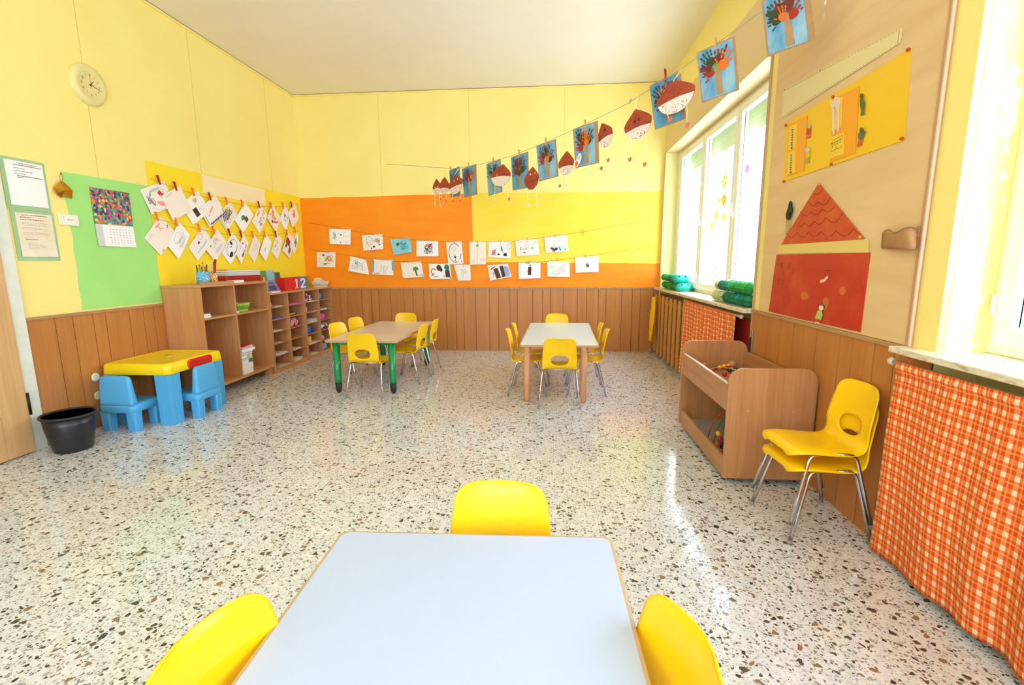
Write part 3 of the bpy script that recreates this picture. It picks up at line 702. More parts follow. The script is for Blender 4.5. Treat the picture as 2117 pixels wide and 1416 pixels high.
# yellow cloth hanging at the corner end of the cover
YC = mottled('cloth_yellow', (250, 200, 20), (236, 178, 10), 14, .8)
g = G(); nz_, ny_ = 16, 8; vs = []
for i in range(nz_+1):
    q = i/nz_; z = .90-.66*q; wd = .015+.11*min(1, q*2.2)*(1-.55*max(0, q-.75)/.25)
    for j in range(ny_+1):
        v = j/ny_-.5; vs.append((1.535+.025*math.sin(v*9+q*3)-.02*q, 7.30+v*wd*2.0, z-abs(v)*.10*q+.05*v*q))
g.add(vs, [(i*(ny_+1)+j, i*(ny_+1)+j+1, (i+1)*(ny_+1)+j+1, (i+1)*(ny_+1)+j) for i in range(nz_) for j in range(ny_)], YC, True)
o = g.build('hanging_cloth'); md = o.modifiers.new('thick', 'SOLIDIFY'); md.thickness = .004
tag(o, 'yellow cloth hanging from the corner end of the slatted radiator cover', 'cloth')
def gingham(name, p):
    m = M(name, (230, 96, 30), .85, 0, .1); t = NT(m); uv = t.n('ShaderNodeUVMap'); uv.uv_map = 'cloth'; sp = t.n('ShaderNodeSeparateXYZ'); t.l(uv.outputs[0], sp.inputs[0])
    def stripe(sock, off=0, duty=.37):
        f = t.math('FRACT', t.math('ADD', t.math('DIVIDE', sock, p), off)); return t.math('LESS_THAN', f, duty)
    a, b = stripe(sp.outputs[0]), stripe(sp.outputs[1])
    a2, b2 = stripe(sp.outputs[0], .32, .12), stripe(sp.outputs[1], .32, .12)
    c = t.mix(a, (220, 80, 28), (236, 134, 80)); c2 = t.mix(a, (234, 120, 62), (240, 212, 174)); c = t.mix(b, c, c2)
    c = t.mix(t.math('MULTIPLY', a2, .35), c, (250, 190, 110)); c = t.mix(t.math('MULTIPLY', b2, .35), c, (250, 190, 110))
    t.l(c, t.b.inputs['Base Color']); return m
def curtain(name, label, x, y0, y1, ztop, zbot, amp, npleat, mat, gather, hemdrop=None, bulge=0, seed=1):
    r = random.Random(seed); t = thing(name, label, 'curtain', (x, (y0+y1)/2, zbot)); NY, NZ = npleat*12, 40
    ph = [r.uniform(0, 6.28) for _ in range(4)]; g = G(); g.uv = []; vs = []
    def off(y, q):
        s = (y-y0)/(y1-y0)*npleat*math.pi*2
        a = math.sin(s+ph[0]+.8*math.sin(s*.31+ph[1]))*.6+.4*math.sin(s*.47+ph[2]+q*1.2)
        return -amp*(.35+.9*q)*a*(1+.3*math.sin(s*.17+ph[3]))
    for i in range(NZ+1):
        q = i/NZ
        for j in range(NY+1):
            u = j/NY; y = y0+(y1-y0)*u
            zb = zbot+(hemdrop(u) if hemdrop else 0); z = ztop+(zb-ztop)*q
            head = math.exp(-(q/.04)**2); fine = .004*math.sin(u*npleat*math.pi*2*3.1+ph[1])*(math.exp(-q*8))
            xx = x+off(y, q)*(1-head)+fine-bulge*math.sin(math.pi*min(q*1.0, 1))*.6-bulge*q*.6-.012*math.exp(-((q-.015)/.018)**2)
            vs.append((xx, y+.012*math.sin(q*5+ph[2]+u*20)*q, z)); g.uv.append((u*(y1-y0)*gather, z))
    g.add(vs, [(i*(NY+1)+j, i*(NY+1)+j+1, (i+1)*(NY+1)+j+1, (i+1)*(NY+1)+j) for i in range(NZ) for j in range(NY)], mat, True)
    o = g.build('panel', t); md = o.modifiers.new('thick', 'SOLIDIFY'); md.thickness = .002; return t
GING = gingham('gingham_orange', .046); GING2 = gingham('gingham_orange_large', .052)
curtain('gingham_curtain', 'short orange gingham curtain below the far window beside the slatted cover', 1.615, 4.29, 5.88, .965, .07, .042, 8, GING, 1.0, seed=3)
curtain('gingham_curtain', 'large orange gingham curtain below the sill of the window next to the chair stack', 1.60, -1.0, 2.30, .965, .03, .017, 12, GING2, 1.25, hemdrop=lambda u: .012*math.sin(u*17), bulge=.02, seed=8)
RODM = M('rod_wood', (190, 160, 130), .35)
def rod(label, x, y0, y1, z):
    t = thing('curtain_rod', label, 'curtain rod', (x, (y0+y1)/2, z))
    G().tube([(x, y0, z), (x, y1, z)], .011, RODM, 12).build('pole', t)
    for y, s in ((y0, -1), (y1, 1)):
        G().ball((x, y+s*.012, z), .019, M('finial', (206, 196, 176), .3), 14).build('finial', t)
rod('thin wooden curtain rod carrying the short gingham curtain', 1.622, 4.22, 5.93, .955)
rod('thin wooden curtain rod carrying the large gingham curtain', 1.612, -1.05, 2.345, .955)
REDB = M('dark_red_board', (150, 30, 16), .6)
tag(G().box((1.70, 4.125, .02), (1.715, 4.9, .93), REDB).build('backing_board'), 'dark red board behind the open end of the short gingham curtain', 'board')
t = thing('shutter_strap_winder', 'narrow metal shutter strap winder on the wall edge behind the toy box', 'strap winder', (1.665, 4.07, .55))
MET = M('winder_metal', (170, 166, 150), .3, .7)
G().box((1.655, 4.045, .52), (1.667, 4.085, .86), MET).build('plate', t, bevel=.003); G().box((1.648, 4.055, .60), (1.655, 4.075, .80), BLACKR).build('strap', t)

# ------------------------------------------------------------------ egg carton caterpillars on the far sill
def carton(label, x, y0, y1, z, cols, face=None, wob_=0):
    t = thing('egg_carton_caterpillar', label, 'craft', (x, (y0+y1)/2, z), 0, 'egg carton caterpillars on the far sill')
    n = len(cols); L = (y1-y0)/n; i = 0
    while i < n:                                                   # one body segment per run of colour
        j = i
        while j < n and cols[j] == cols[i]: j += 1
        m = M('carton_%d_%d_%d' % cols[i], cols[i], .65); g = G()
        for k in range(i, j):
            yc = y0+(k+.5)*L
            for xx in (x-.045, x+.045):
                for sg in (1, -1):
                    g.lathe([(.045, 0), (.041, sg*.016), (.030, sg*.036), (.018, sg*.047), (0, sg*.050)], (xx, yc, z+.052), m, 10, sc=(1, L/.095), a0=.3)
        g.box((x-.098, y0+i*L, z+.049), (x+.098, y0+j*L, z+.054), m)
        g.build('body_segment', t); i = j
    if face is not None:
        yf, m = face, M('carton_teal', (20, 178, 160), .55); g = G()
        ring = lambda k, zz: [(x+a, b, zz) for a, b in rrect(-.105*k, yf-.07*k, .105*k, yf+.07*k, .05*k)]
        loft(g, [ring(.8, z+.0), ring(.92, z+.03), ring(1.02, z+.05), ring(1.02, z+.056), ring(.93, z+.06), ring(.86, z+.085), ring(.66, z+.102), ring(.4, z+.106)], m); h = g.build('head', t)
        for dx in (-.04, .04): G().ball((x+dx, yf-.057, z+.086), (.013, .008, .009), BLACKR, 10).build('eye', h)
    return t
DG, MG, LG_, PG = (14, 120, 86), (22, 150, 66), (60, 160, 50), (206, 208, 150); TG = (14, 140, 120)
carton('lower green egg carton caterpillar with a teal face, in the window corner', 1.745, 6.58, 7.42, .0305+1.0, [TG, MG, DG, LG_, LG_, MG, MG, LG_], 6.50)
carton('upper green egg carton caterpillar with a teal face, stacked in the window corner', 1.735, 6.66, 7.42, .137+1.0, [TG, TG, DG, TG, LG_, LG_, MG], 6.60)
carton('lower dark green egg carton caterpillar with a pale end, on the sill', 1.735, 4.20, 5.12, .0305+1.0, [DG, DG, TG, DG, DG, DG, PG, PG, PG])
carton('upper green egg carton caterpillar with a pale end, stacked on the dark green one', 1.745, 4.22, 5.08, .137+1.0, [MG, LG_, MG, MG, LG_, TG, DG, DG, PG])

# ------------------------------------------------------------------ paper on the walls
PAPER = M('paper_white', (246, 238, 230), .7); PAPERW = M('paper_bright', (248, 246, 246), .7); PAPERP = M('paper_peach', (247, 234, 222), .7)
NX, NYB, NRX = (1, 0, 0), (0, -1, 0), (-1, 0, 0)
def lwp(x, y, d=.006): return at(x, y, 'x', LX+d)
def bwp(x, y, d=.006): return at(x, y, 'y', BY-d)
def rwp(x, y, d=.006): return at(x, y, 'x', RX-d)
def wyz(x, y0, y1, z0, z1, side=1):                      # rectangle on a side wall: corners bl, br, tr, tl seen from the room
    a, b = (y0, y1) if side > 0 else (y1, y0)
    return [(x, a, z0), (x, b, z0), (x, b, z1), (x, a, z1)]
PEGC = {'r': M('peg_red', (176, 20, 40), .35), 'o': M('peg_orange', (255, 134, 40), .4), 'w': M('peg_wood', (206, 160, 104), .6), 'y': M('peg_yellow', (226, 180, 40), .5)}
def peg(c, p, n, tang, label, group, size=.06, tilt=0, th=.010):
    p = Vector(p); n = Vector(n); tg = Vector(tang); up = Vector((0, 0, 1)); up = (up+tg*tilt).normalized(); t = thing('clothes_peg', label, 'clothes peg', p, 0, group); m = PEGC[c]
    for s in (-1, 1):
        a = p+up*size*.55+n*(s*.007); b = p-up*size*.15+n*(s*.0025); d = p-up*size*.45+n*(s*.003)
        w2 = tg*(th/2); g = G()
        q = [a, b, d]; vs = []
        for v in q: vs += [v-w2-n*.0015, v+w2-n*.0015, v+w2+n*.0015, v-w2+n*.0015]
        fs = [(3, 2, 1, 0), (8, 9, 10, 11)]
        for i in range(2):
            for k in range(4): fs.append((i*4+k, i*4+(k+1) % 4, i*4+4+(k+1) % 4, i*4+4+k))
        g.add(vs, fs, m); g.build('jaw', t)
    return t
def string(name, label, pts, r=.0014, col=(120, 60, 40)):
    return tag(G().tube(pts, r, M('string_%d_%d_%d' % col, col, .7), 5).build(name), label, 'string')
def offp(p, n, d): return Vector(p)+Vector(n)*d
# coloured poster sheets on the wall by the bookcase
GRNP = mottled('poster_green', (164, 226, 126), (172, 232, 134), 2, .55); YELP = mottled('poster_yellow', (255, 222, 40), (255, 228, 54), 2, .5); CREP = M('poster_cream', (252, 234, 190), .6)
def wavy(name, label, pts, m, th=.0015):
    g = G().prism([(LX+.0015, y, z) for y, z in pts], (th, 0, 0), m); return tag(g.build(name), label, 'poster paper')
wavy('poster_sheet', 'large plain light green poster sheet with a wavy edge, behind the calendar', [(3.800, 1.045), (4.66, 1.045), (4.665, 2.20), (3.795, 2.185), (3.810, 2.08), (3.800, 1.97), (3.818, 1.88), (3.804, 1.80), (3.822, 1.66), (3.808, 1.55), (3.815, 1.40), (3.801, 1.25), (3.812, 1.12)], GRNP)
wavy('poster_sheet', 'big bright yellow poster sheet behind the two strings of pegged drawings', [(4.662, 1.045), (7.648, 1.045), (7.648, 2.47), (4.672, 2.445)], YELP)
tag(G().box((LX+.0035, 5.45, 2.235), (LX+.005, 6.68, 2.447), CREP).build('poster_strip'), 'blank cream paper strip pinned on the yellow poster sheet', 'poster paper')
z2 = zm(280, 320, 5.8806)
UP = [((345, 315), (55, 425), (185, 725)), ((540, 370), (315, 500), (445, 800)), ((755, 430), (545, 600), (690, 850)), ((970, 485), (775, 650), (890, 880)), ((1140, 545), (1005, 750), (1100, 930)),
      ((1330, 575), (1205, 790), (1300, 945)), ((1510, 590), (1415, 810), (1500, 955)), ((1655, 590), (1600, 770), (1700, 940)), ((1805, 590), (1755, 790), (1820, 930)), ((1935, 580), (1855, 700), (1900, 885))]
LO = [((290, 735), (105, 1010), (300, 1225)), ((525, 805), (390, 1100), (515, 1270)), ((815, 870), (640, 1120), (745, 1290)), ((990, 900), (850, 1140), (960, 1300)), ((1175, 940), (1045, 1190), (1145, 1335)),
      ((1310, 955), (1225, 1210), (1280, 1325)), ((1440, 955), (1370, 1190), (1440, 1315)), ((1580, 950), (1510, 1185), (1575, 1295)), ((1715, 935), (1650, 1170), (1715, 1275)), ((1850, 930), (1785, 1160), (1865, 1255)), ((1955, 920), (1905, 1130), (1925, 1210))]
BRN, DBR, GRN_, BLU, LBL, PNK, BLK, PUR, ORG, RED, GRY, YLW = (104, 50, 30), (66, 34, 28), (20, 140, 90), (50, 50, 130), (120, 200, 226), (244, 160, 160), (30, 26, 34), (80, 60, 130), (240, 160, 50), (206, 40, 40), (120, 110, 104), (210, 180, 60)
def art_u(k, s):
    if k == 0: s.scrib(LBL, .72, .45, .15, .35, 14, .005, 3); s.line(RED, [(.58, .72), (.72, .35)], .028); s.scrib((60, 170, 160), .45, .82, .18, .06, 16, .004, 4, True); s.scrib(GRY, .2, .5, .12, .3, 14, .004, 5); s.blob(PNK, .52, .25, .18, .09, rot=-.5); s.arc((150, 210, 220), .5, .45, .42, .42, 0, 360, .002)
    if k == 1: s.line(GRY, [(.15, .9), (.5, .92)], .0015); s.line(GRY, [(.15, .86), (.35, .87)], .0015)
    if k == 2: s.area(DBR, [(.30, .15), (.50, .15), (.50, .52), (.30, .52)]); s.scrib(YLW, .62, .75, .14, .14, 22, .003, 6); s.line(GRY, [(.08, .1), (.9, .1)], .0012)
    if k == 3: s.scrib((50, 46, 150), .55, .07, .42, .045, 26, .010, 7, True); s.line((50, 46, 130), [(.06, .55), (.06, .06)], .004); s.line(BLU, [(.96, .1), (.96, .3)], .006); s.blob(PNK, .45, .6, .16, .05, rot=.3); s.blob(PNK, .25, .45, .06, .03); s.line(GRY, [(.1, .85), (.9, .8)], .0015)
    if k == 4: s.scrib((60, 56, 60), .5, .62, .42, .32, 46, .0028, 8); s.line(BLK, [(.05, .05), (.95, .05), (.95, .92), (.05, .92), (.05, .05)], .0025); s.arc(GRY, .4, .25, .1, .1); s.scrib(YLW, .6, .7, .2, .15, 12, .003, 9)
    if k == 5: s.blob(GRN_, .42, .58, .13, .13); s.area(BRN, [(.42, .18), (.62, .18), (.62, .46), (.42, .46)]); s.scrib((170, 210, 190), .5, .12, .4, .05, 18, .002, 3, True)
    if k == 6: s.blob(ORG, .5, .8, .1, .07); s.scrib(ORG, .62, .8, .12, .12, 10, .003, 2)
    if k == 6:
        for i in range(9): s.line(BLK, [(.25+.08*i, .2+.06*((i*7) % 5)), (.28+.08*i, .3+.06*((i*3) % 5))], .005)
        s.scrib(BRN, .4, .2, .1, .12, 10, .003, 12)
    if k == 7: s.scrib(ORG, .55, .55, .2, .26, 26, .008, 13); s.blob(BLU, .2, .55, .07, .09); s.line((230, 80, 40), [(.25, .5), (.45, .2), (.6, .12)], .012); s.scrib(GRY, .4, .88, .1, .08, 8, .002, 14); s.blob((240, 150, 60), .65, .75, .13, .1)
    if k == 8: s.scrib(GRY, .4, .5, .25, .35, 10, .003, 15); s.blob(PUR, .55, .6, .06, .08); s.blob(YLW, .7, .2, .06, .04)
    if k == 9: s.scrib((240, 120, 90), .55, .55, .25, .28, 22, .005, 16)
def art_l(k, s):
    if k == 0: s.line((90, 120, 130), [(.12, .03), (.95, .5)], .005); s.line(PNK, [(.62, .6), (.66, .82)], .007); s.blob(PNK, .6, .86, .07, .04); s.blob(PNK, .72, .84, .06, .04); s.line(PNK, [(.65, .68), (.78, .55)], .005); s.blob((70, 100, 110), .95, .5, .03, .03); s.line(GRY, [(.1, .8), (.3, .82)], .0012)
    if k == 1: s.arc((200, 190, 190), .5, .65, .22, .22); s.scrib((196, 186, 190), .55, .4, .35, .3, 22, .0016, 21)
    if k == 2: s.scrib(LBL, .5, .3, .3, .07, 20, .006, 22, True); s.arc(GRY, .65, .78, .1, .16, wd=.002); s.blob(BRN, .45, .62, .06, .06); s.blob(GRN_, .45, .7, .03, .03)
    if k == 3: s.scrib((180, 220, 200), .5, .7, .3, .2, 16, .002, 23); s.scrib(PNK, .6, .6, .2, .3, 12, .003, 24); s.blob((90, 130, 110), .25, .8, .05, .04); s.scrib((180, 180, 220), .5, .25, .35, .15, 16, .0018, 25)
    if k == 4: s.arc(BLK, .52, .5, .36, .38, wd=.003); s.blob(BLK, .30, .32, .11, .13); s.blob(DBR, .62, .72, .06, .12, rot=-.4); s.blob(BLK, .5, .6, .05, .03); s.arc(BLK, .6, .3, .2, .15, 200, 340, .003)
    if k == 5: s.blob(PUR, .3, .25, .1, .08); s.scrib(BLK, .55, .22, .25, .12, 14, .006, 26, True); s.line(GRY, [(.3, .8), (.5, .85)], .003); s.blob(BLK, .65, .7, .05, .07)
    if k == 6: s.scrib((206, 200, 206), .5, .5, .3, .3, 14, .0015, 27)
    if k == 7: s.scrib((190, 180, 210), .45, .55, .2, .12, 14, .0018, 28)
    if k == 8: s.scrib((110, 180, 140), .4, .72, .14, .1, 10, .003, 29); s.blob(BLK, .62, .8, .03, .02); s.blob(PUR, .35, .4, .05, .03); s.scrib(ORG, .65, .6, .1, .1, 8, .002, 30)
    if k == 9: s.blob(GRN_, .35, .75, .12, .12); s.area((190, 30, 60), [(.45, .62), (.75, .62), (.75, .95), (.45, .95)]); s.area(BRN, [(.42, .45), (.7, .45), (.7, .62), (.42, .62)]); s.scrib(GRY, .3, .28, .22, .16, 30, .006, 31)
    if k == 10: s.scrib((60, 150, 90), .5, .6, .25, .3, 24, .005, 32); s.scrib((90, 170, 110), .4, .3, .2, .12, 14, .004, 33)
UL = ['red bar, teal scribble and a pink shape, first on top', 'blank sheet hanging second on the top string', 'dark brown block and yellow scribble', 'thick blue edge line and pink marks', 'dense black line scribble inside a drawn border',
      'green tree crown on a brown trunk', 'orange blob and black dashes', 'big orange scribble and a blue spot', 'grey scribble and purple spot near the string end', 'salmon pink scribble near the room corner']
LLB = ['pink figure and a long grey green line, first below', 'faint pencil face, second on the lower string', 'light blue zigzag sea and a small brown boat', 'faint pink and green scribbles', 'large black outlined face with black eyes',
       'purple spot and black strokes near its bottom corner', 'hardly visible grey lines', 'faint lilac scribble in the middle', 'small green scribble and a dark dot', 'red block, green spot and grey scribble', 'green scribble only, next to the room corner']
for rowi, (row, art, lab, gname) in enumerate(((UP, art_u, UL, 'drawings on the top string of the yellow sheet'), (LO, art_l, LLB, 'drawings on the lower string of the yellow sheet'))):
    for k, (T, L_, B) in enumerate(row):
        R_ = (T[0]+B[0]-L_[0], T[1]+B[1]-L_[1]); d = .007+.015*(k % 2)
        q = [lwp(*z2(*p), d) for p in (B, R_, T, L_)]
        for i_ in (0, 1): q[i_] = q[i_]+Vector((.012, 0, 0))
        s = Sheet(q, NX, .006).sheet([PAPER, PAPERP, PAPERW][(k+rowi) % 3]); s.ink = 1.7; art(k, s)
        tag(s.build('childs_drawing'), "child's drawing with "+lab[k] if 'sheet' not in lab[k] else "child's drawing, a "+lab[k], 'drawing', gname)
PU = [(285, 310, 'r'), (487, 385, 'r'), (705, 455, 'o'), (905, 510, 'r'), (1107, 565, 'o'), (1297, 595, 'o'), (1503, 610, 'r'), (1652, 622, 'o'), (1797, 622, 'o'), (1896, 607, 'r')]
PD = [(262, 755, 'o'), (497, 820, 'o'), (775, 890, 'o'), (950, 920, 'o'), (1143, 948, 'r'), (1283, 965, 'r'), (1425, 972, 'o'), (1573, 967, 'o'), (1707, 968, 'r'), (1845, 950, 'o'), (1940, 915, 'o')]
CN = {'r': 'red', 'o': 'orange', 'w': 'wooden', 'y': 'yellow'}
for row, lab, what in ((PU, UL, 'top'), (PD, LLB, 'lower')):
    for k, (x, y, c) in enumerate(row):
        peg(c, lwp(*z2(x, y), .032), NX, (0, 1, 0), '%s clothes peg holding the drawing with %s' % (CN[c], ' '.join(lab[k].split()[:6]).rstrip(',')), 'pegs on the %s string of the yellow sheet' % what, .092, -.28, .019)
string('string', 'thin dark top string carrying drawings across the yellow poster sheet', [lwp(*z2(*p), .02) for p in ((175, 285), (300, 335), (480, 405), (700, 470), (905, 530), (1107, 572), (1300, 605), (1510, 630), (1700, 634), (1895, 625), (1975, 600))], .0013, (70, 60, 30))
string('string', 'thin dark lower string carrying drawings across the yellow poster sheet', [lwp(*z2(*p), .02) for p in ((215, 770), (350, 800), (500, 845), (775, 900), (950, 940), (1150, 972), (1425, 987), (1700, 975), (1850, 955), (1990, 918))], .0013, (70, 60, 30))

# strings on the orange and yellow painted wall
z3 = zm(600, 380, 5.2925); z4 = zm(980, 430, 5.0405)
def Q3(*p): return [z3(*q) for q in p]
def Q4(*p): return [z4(*q) for q in p]
AR = [Q3((425, 492), (662, 497), (663, 665), (437, 660)), Q3((782, 565), (1010, 550), (1022, 715), (805, 733)), Q3((1090, 607), (1310, 592), (1338, 745), (1140, 777)), Q3((1382, 622), (1618, 625), (1625, 792), (1383, 793)),
      Q3((1703, 640), (1875, 627), (1900, 875), (1733, 882)), [(970, 500), (1003.8, 499.4), (1005.2, 546), (972, 547.3)], Q4((153, 345), (383, 350), (381, 522), (148, 512)), Q4((430, 335), (665, 322), (680, 486), (445, 502)), Q4((732, 300), (968, 280), (985, 450), (748, 468))]
BR_ = [Q3((290, 750), (495, 747), (497, 913), (295, 910)), Q3((660, 790), (830, 835), (868, 993), (640, 952)), Q3((900, 825), (1133, 835), (1133, 1000), (905, 990)), Q3((1208, 865), (1433, 850), (1465, 1015), (1237, 1035)), Q3((1515, 875), (1745, 870), (1770, 1037), (1527, 1040)),
       Q3((1790, 885), (1970, 880), (1978, 1055), (1840, 1058)), Q4((140, 600), (350, 578), (392, 715), (168, 757)), Q4((462, 570), (692, 567), (692, 730), (467, 738)), Q4((760, 555), (995, 562), (998, 718), (765, 713)), Q4((1053, 510), (1297, 500), (1297, 665), (1057, 675))]
def art_a(k, s):
    if k == 0: s.scrib((130, 180, 190), .25, .55, .08, .35, 14, .004, 41); s.blob((40, 110, 140), .55, .62, .04, .05); [s.blob(c, u, v, .025, .03) for c, u, v in ((ORG, .7, .78), (BLK, .8, .15), (BLK, .53, .12), (ORG, .44, .7), (GRY, .2, .4))]; s.line((190, 190, 180), [(.6, .5), (.9, .5)], .002)
    if k == 1: s.arc(GRY, .35, .62, .14, .28, wd=.003); s.arc((230, 170, 160), .3, .4, .1, .15); s.blob((160, 30, 40), .55, .2, .06, .07); s.blob((160, 30, 40), .43, .12, .03, .05); s.scrib(GRY, .72, .7, .2, .22, 14, .003, 42); s.scrib((220, 120, 110), .8, .45, .12, .3, 12, .003, 43); s.blob(BLU, .84, .32, .03, .04)
    if k == 2: s.scrib((70, 150, 170), .62, .6, .25, .35, 24, .004, 44); s.scrib((80, 60, 50), .35, .65, .09, .12, 26, .006, 45); s.scrib((60, 150, 170), .65, .3, .2, .15, 14, .003, 46)
    if k == 3: s.scrib(RED, .6, .7, .18, .2, 20, .004, 47); s.scrib((50, 60, 60), .55, .5, .25, .42, 40, .003, 48); s.blob((236, 90, 110), .48, .35, .05, .09)
    if k == 4: s.arc(BLK, .5, .5, .38, .42, 40, 290, .005); s.blob(BLK, .5, .32, .08, .04); s.line(BLK, [(.5, .45), (.5, .1)], .004); s.line(BLK, [(.78, .2), (.9, .45)], .006); s.scrib((190, 210, 190), .5, .68, .2, .15, 12, .002, 49); s.line(RED, [(.85, .08), (.9, .15)], .006)
    if k == 5: s.blob((90, 190, 140), .5, .83, .09, .06); s.line(GRY, [(.48, .78), (.46, .05)], .002); s.arc((220, 120, 100), .72, .2, .08, .06); s.arc((220, 120, 100), .9, .2, .06, .05); s.arc((130, 190, 160), .2, .15, .08, .05); s.line((200, 190, 190), [(.52, .78), (.9, .4)], .0015)
    if k == 6: s.scrib((240, 110, 130), .25, .3, .13, .2, 30, .006, 50); s.blob(BLK, .47, .2, .055, .06); s.blob(BLK, .76, .2, .09, .1); s.line((30, 120, 70), [(.58, .68), (.62, .42)], .014); [s.blob(c, u, v, .025, .04) for c, u, v in ((YLW, .7, .6), (YLW, .85, .5), (YLW, .8, .75), (ORG, .9, .35), ((60, 160, 170), .88, .82), ((60, 160, 170), .95, .6), ((60, 160, 170), .97, .9), (YLW, .55, .8), (YLW, .65, .35))]
    if k == 7: s.arc(GRY, .5, .6, .09, .13); s.line(BLK, [(.22, .55), (.2, .35)], .006); s.blob(BLK, .36, .2, .06, .03); s.blob(GRY, .72, .45, .04, .05); s.scrib(GRY, .35, .4, .12, .1, 10, .0025, 51); s.scrib((236, 200, 110), .85, .8, .08, .08, 12, .004, 52); s.line(GRY, [(.1, .85), (.65, .9)], .002)
    if k == 8: s.line((80, 40, 130), [(.25, .28), (.42, .08)], .026); s.blob(BLK, .47, .2, .07, .09, rot=.6); s.line((240, 150, 110), [(.18, .3), (.32, .08)], .008); s.line((70, 180, 210), [(.58, .32), (.68, .06)], .02); s.line((60, 170, 160), [(.85, .2), (.87, .08)], .012); s.arc((150, 150, 170), .4, .38, .06, .08)
def art_b(k, s):
    if k == 0: s.scrib((70, 160, 80), .36, .8, .14, .07, 16, .006, 61); s.scrib((200, 130, 60), .65, .55, .25, .35, 30, .004, 62); s.scrib((60, 150, 90), .45, .2, .1, .08, 14, .006, 63); s.arc((120, 170, 100), .5, .5, .38, .4, 150, 260, .003)
    if k == 1: s.scrib((150, 150, 150), .5, .5, .35, .35, 24, .003, 64); s.blob(BLK, .36, .62, .04, .05); s.arc((210, 170, 130), .75, .45, .1, .25); s.area((236, 236, 230), [(.78, .78), (1, .70), (.99, .99)], .006)
    if k == 2:
        b = (70, 176, 216); s.area(b, [(.0, .92), (1, .92), (1, 1), (0, 1)]); s.area(b, [(0, .15), (.06, .15), (.09, .92), (0, .92)]); s.area(b, [(.93, .3), (1, .3), (1, .92), (.9, .92)])
        s.line(GRY, [(.42, .65), (.44, .3), (.33, .12)], .003); s.line(GRY, [(.55, .12), (.55, .6), (.72, .55), (.62, .2), (.66, .08)], .003); s.scrib((20, 110, 80), .2, .08, .11, .05, 14, .005, 65, True)
    if k == 3: s.area((90, 190, 100), [(0, .02), (.98, .02), (.98, .12), (0, .08)]); s.line(BRN, [(.70, .08), (.66, .45)], .014); s.blob((40, 150, 90), .68, .55, .14, .13); s.scrib((90, 200, 230), .85, .12, .1, .03, 10, .006, 66, True); s.line(PNK, [(.42, .25), (.42, .35)], .003)
    if k == 4: s.area((40, 170, 100), [(0, .02), (.98, .02), (.98, .14), (0, .10)]); s.blob((70, 44, 34), .48, .72, .13, .2); s.blob((70, 44, 34), .56, .6, .08, .14); s.line((64, 44, 34), [(.85, .1), (.84, .55)], .045); s.blob((10, 130, 90), .84, .72, .12, .22); s.arc(BLK, .2, .5, .1, .17, 30, 300, .006); s.line((240, 110, 50), [(.15, .2), (.17, .35)], .02); s.blob((240, 210, 60), .32, .6, .07, .06); s.line(BLK, [(.22, .14), (.8, .18)], .005)
    if k == 5: s.scrib((190, 190, 200), .5, .5, .2, .35, 18, .002, 67); s.line((230, 150, 130), [(.55, .9), (.8, .5), (.75, .1)], .003)
    if k == 6: s.line((74, 44, 34), [(.42, .05), (.36, .75)], .045); s.line((74, 44, 34), [(.66, .08), (.66, .88)], .036); s.line((60, 40, 30), [(.12, .72), (.36, .88)], .008); s.blob((150, 170, 220), .86, .45, .13, .4); s.scrib((80, 80, 120), .2, .45, .08, .1, 10, .003, 68); s.line((230, 110, 60), [(.2, .2), (.22, .3)], .007)
    if k == 7: s.line((64, 40, 34), [(.50, .22), (.52, .72)], .032); s.blob((250, 200, 70), .55, .75, .05, .07); s.blob((64, 40, 34), .53, .83, .04, .05); s.area((90, 190, 220), [(.35, .92), (1, .97), (1, 1), (.3, 1)], .002); s.blob((250, 210, 110), .42, .45, .05, .04)
    if k == 8: s.area((110, 200, 220), [(.0, .93), (1, .97), (1, 1), (0, 1)], .002); s.scrib((240, 190, 190), .7, .6, .25, .3, 24, .003, 69); s.scrib((150, 190, 200), .2, .65, .12, .12, 14, .003, 70, True); s.scrib((190, 200, 220), .5, .25, .35, .15, 20, .002, 71)
    if k == 9: s.scrib((120, 60, 70), .53, .45, .07, .14, 24, .006, 72)
AL = ['small blue spots and dots, first on the upper string', 'grey pencil loops and dark red spots', 'light blue colouring with a brown scribble', 'dense figure scribbled in black and red', 'upright sheet with a big black oval arc', 'upright sheet with a small green head and a long stalk', 'black spots and pink scribble and coloured dots', 'small grey marks and a faint yellow corner scribble', 'purple, black and blue strokes along its foot']
BL_ = ['green and orange scribbles, first on the lower string', 'pencil scribble and a folded corner', 'light blue border on three sides', 'small green tree on a green ground', 'brown cloud, dark tree and a child', 'faint grey pencil lines, curling at the foot', 'two thick brown trunks and a blue patch', 'one upright brown post and blue top edge', 'pale pink and blue scribbles', 'one small brown scribble in the middle, last on the lower string']
for row, art, lab, gname in ((AR, art_a, AL, 'drawings on the upper string of the panelled back wall'), (BR_, art_b, BL_, 'drawings on the lower string of the panelled back wall')):
    for k, (tl, tr, br, bl) in enumerate(row):
        d = .010+.004*(k % 2); q = [bwp(*p, d) for p in (bl, br, tr, tl)]
        for i_ in (0, 1): q[i_] = q[i_]+Vector((0, -.014, 0))
        pm = M('paper_light_blue', (140, 206, 222), .7) if (art is art_a and k == 2) else [PAPERW, PAPERP, PAPER][(k*2+(0 if art is art_a else 1)) % 3]
        s = Sheet(q, NYB, .006, .004*(k % 3)).sheet(pm); s.ink = 1.6; art(k, s)
        tag(s.build('childs_drawing'), "child's drawing%s %s" % (' with' if 'upright sheet' not in lab[k] else ' on an', lab[k]), 'drawing', gname)
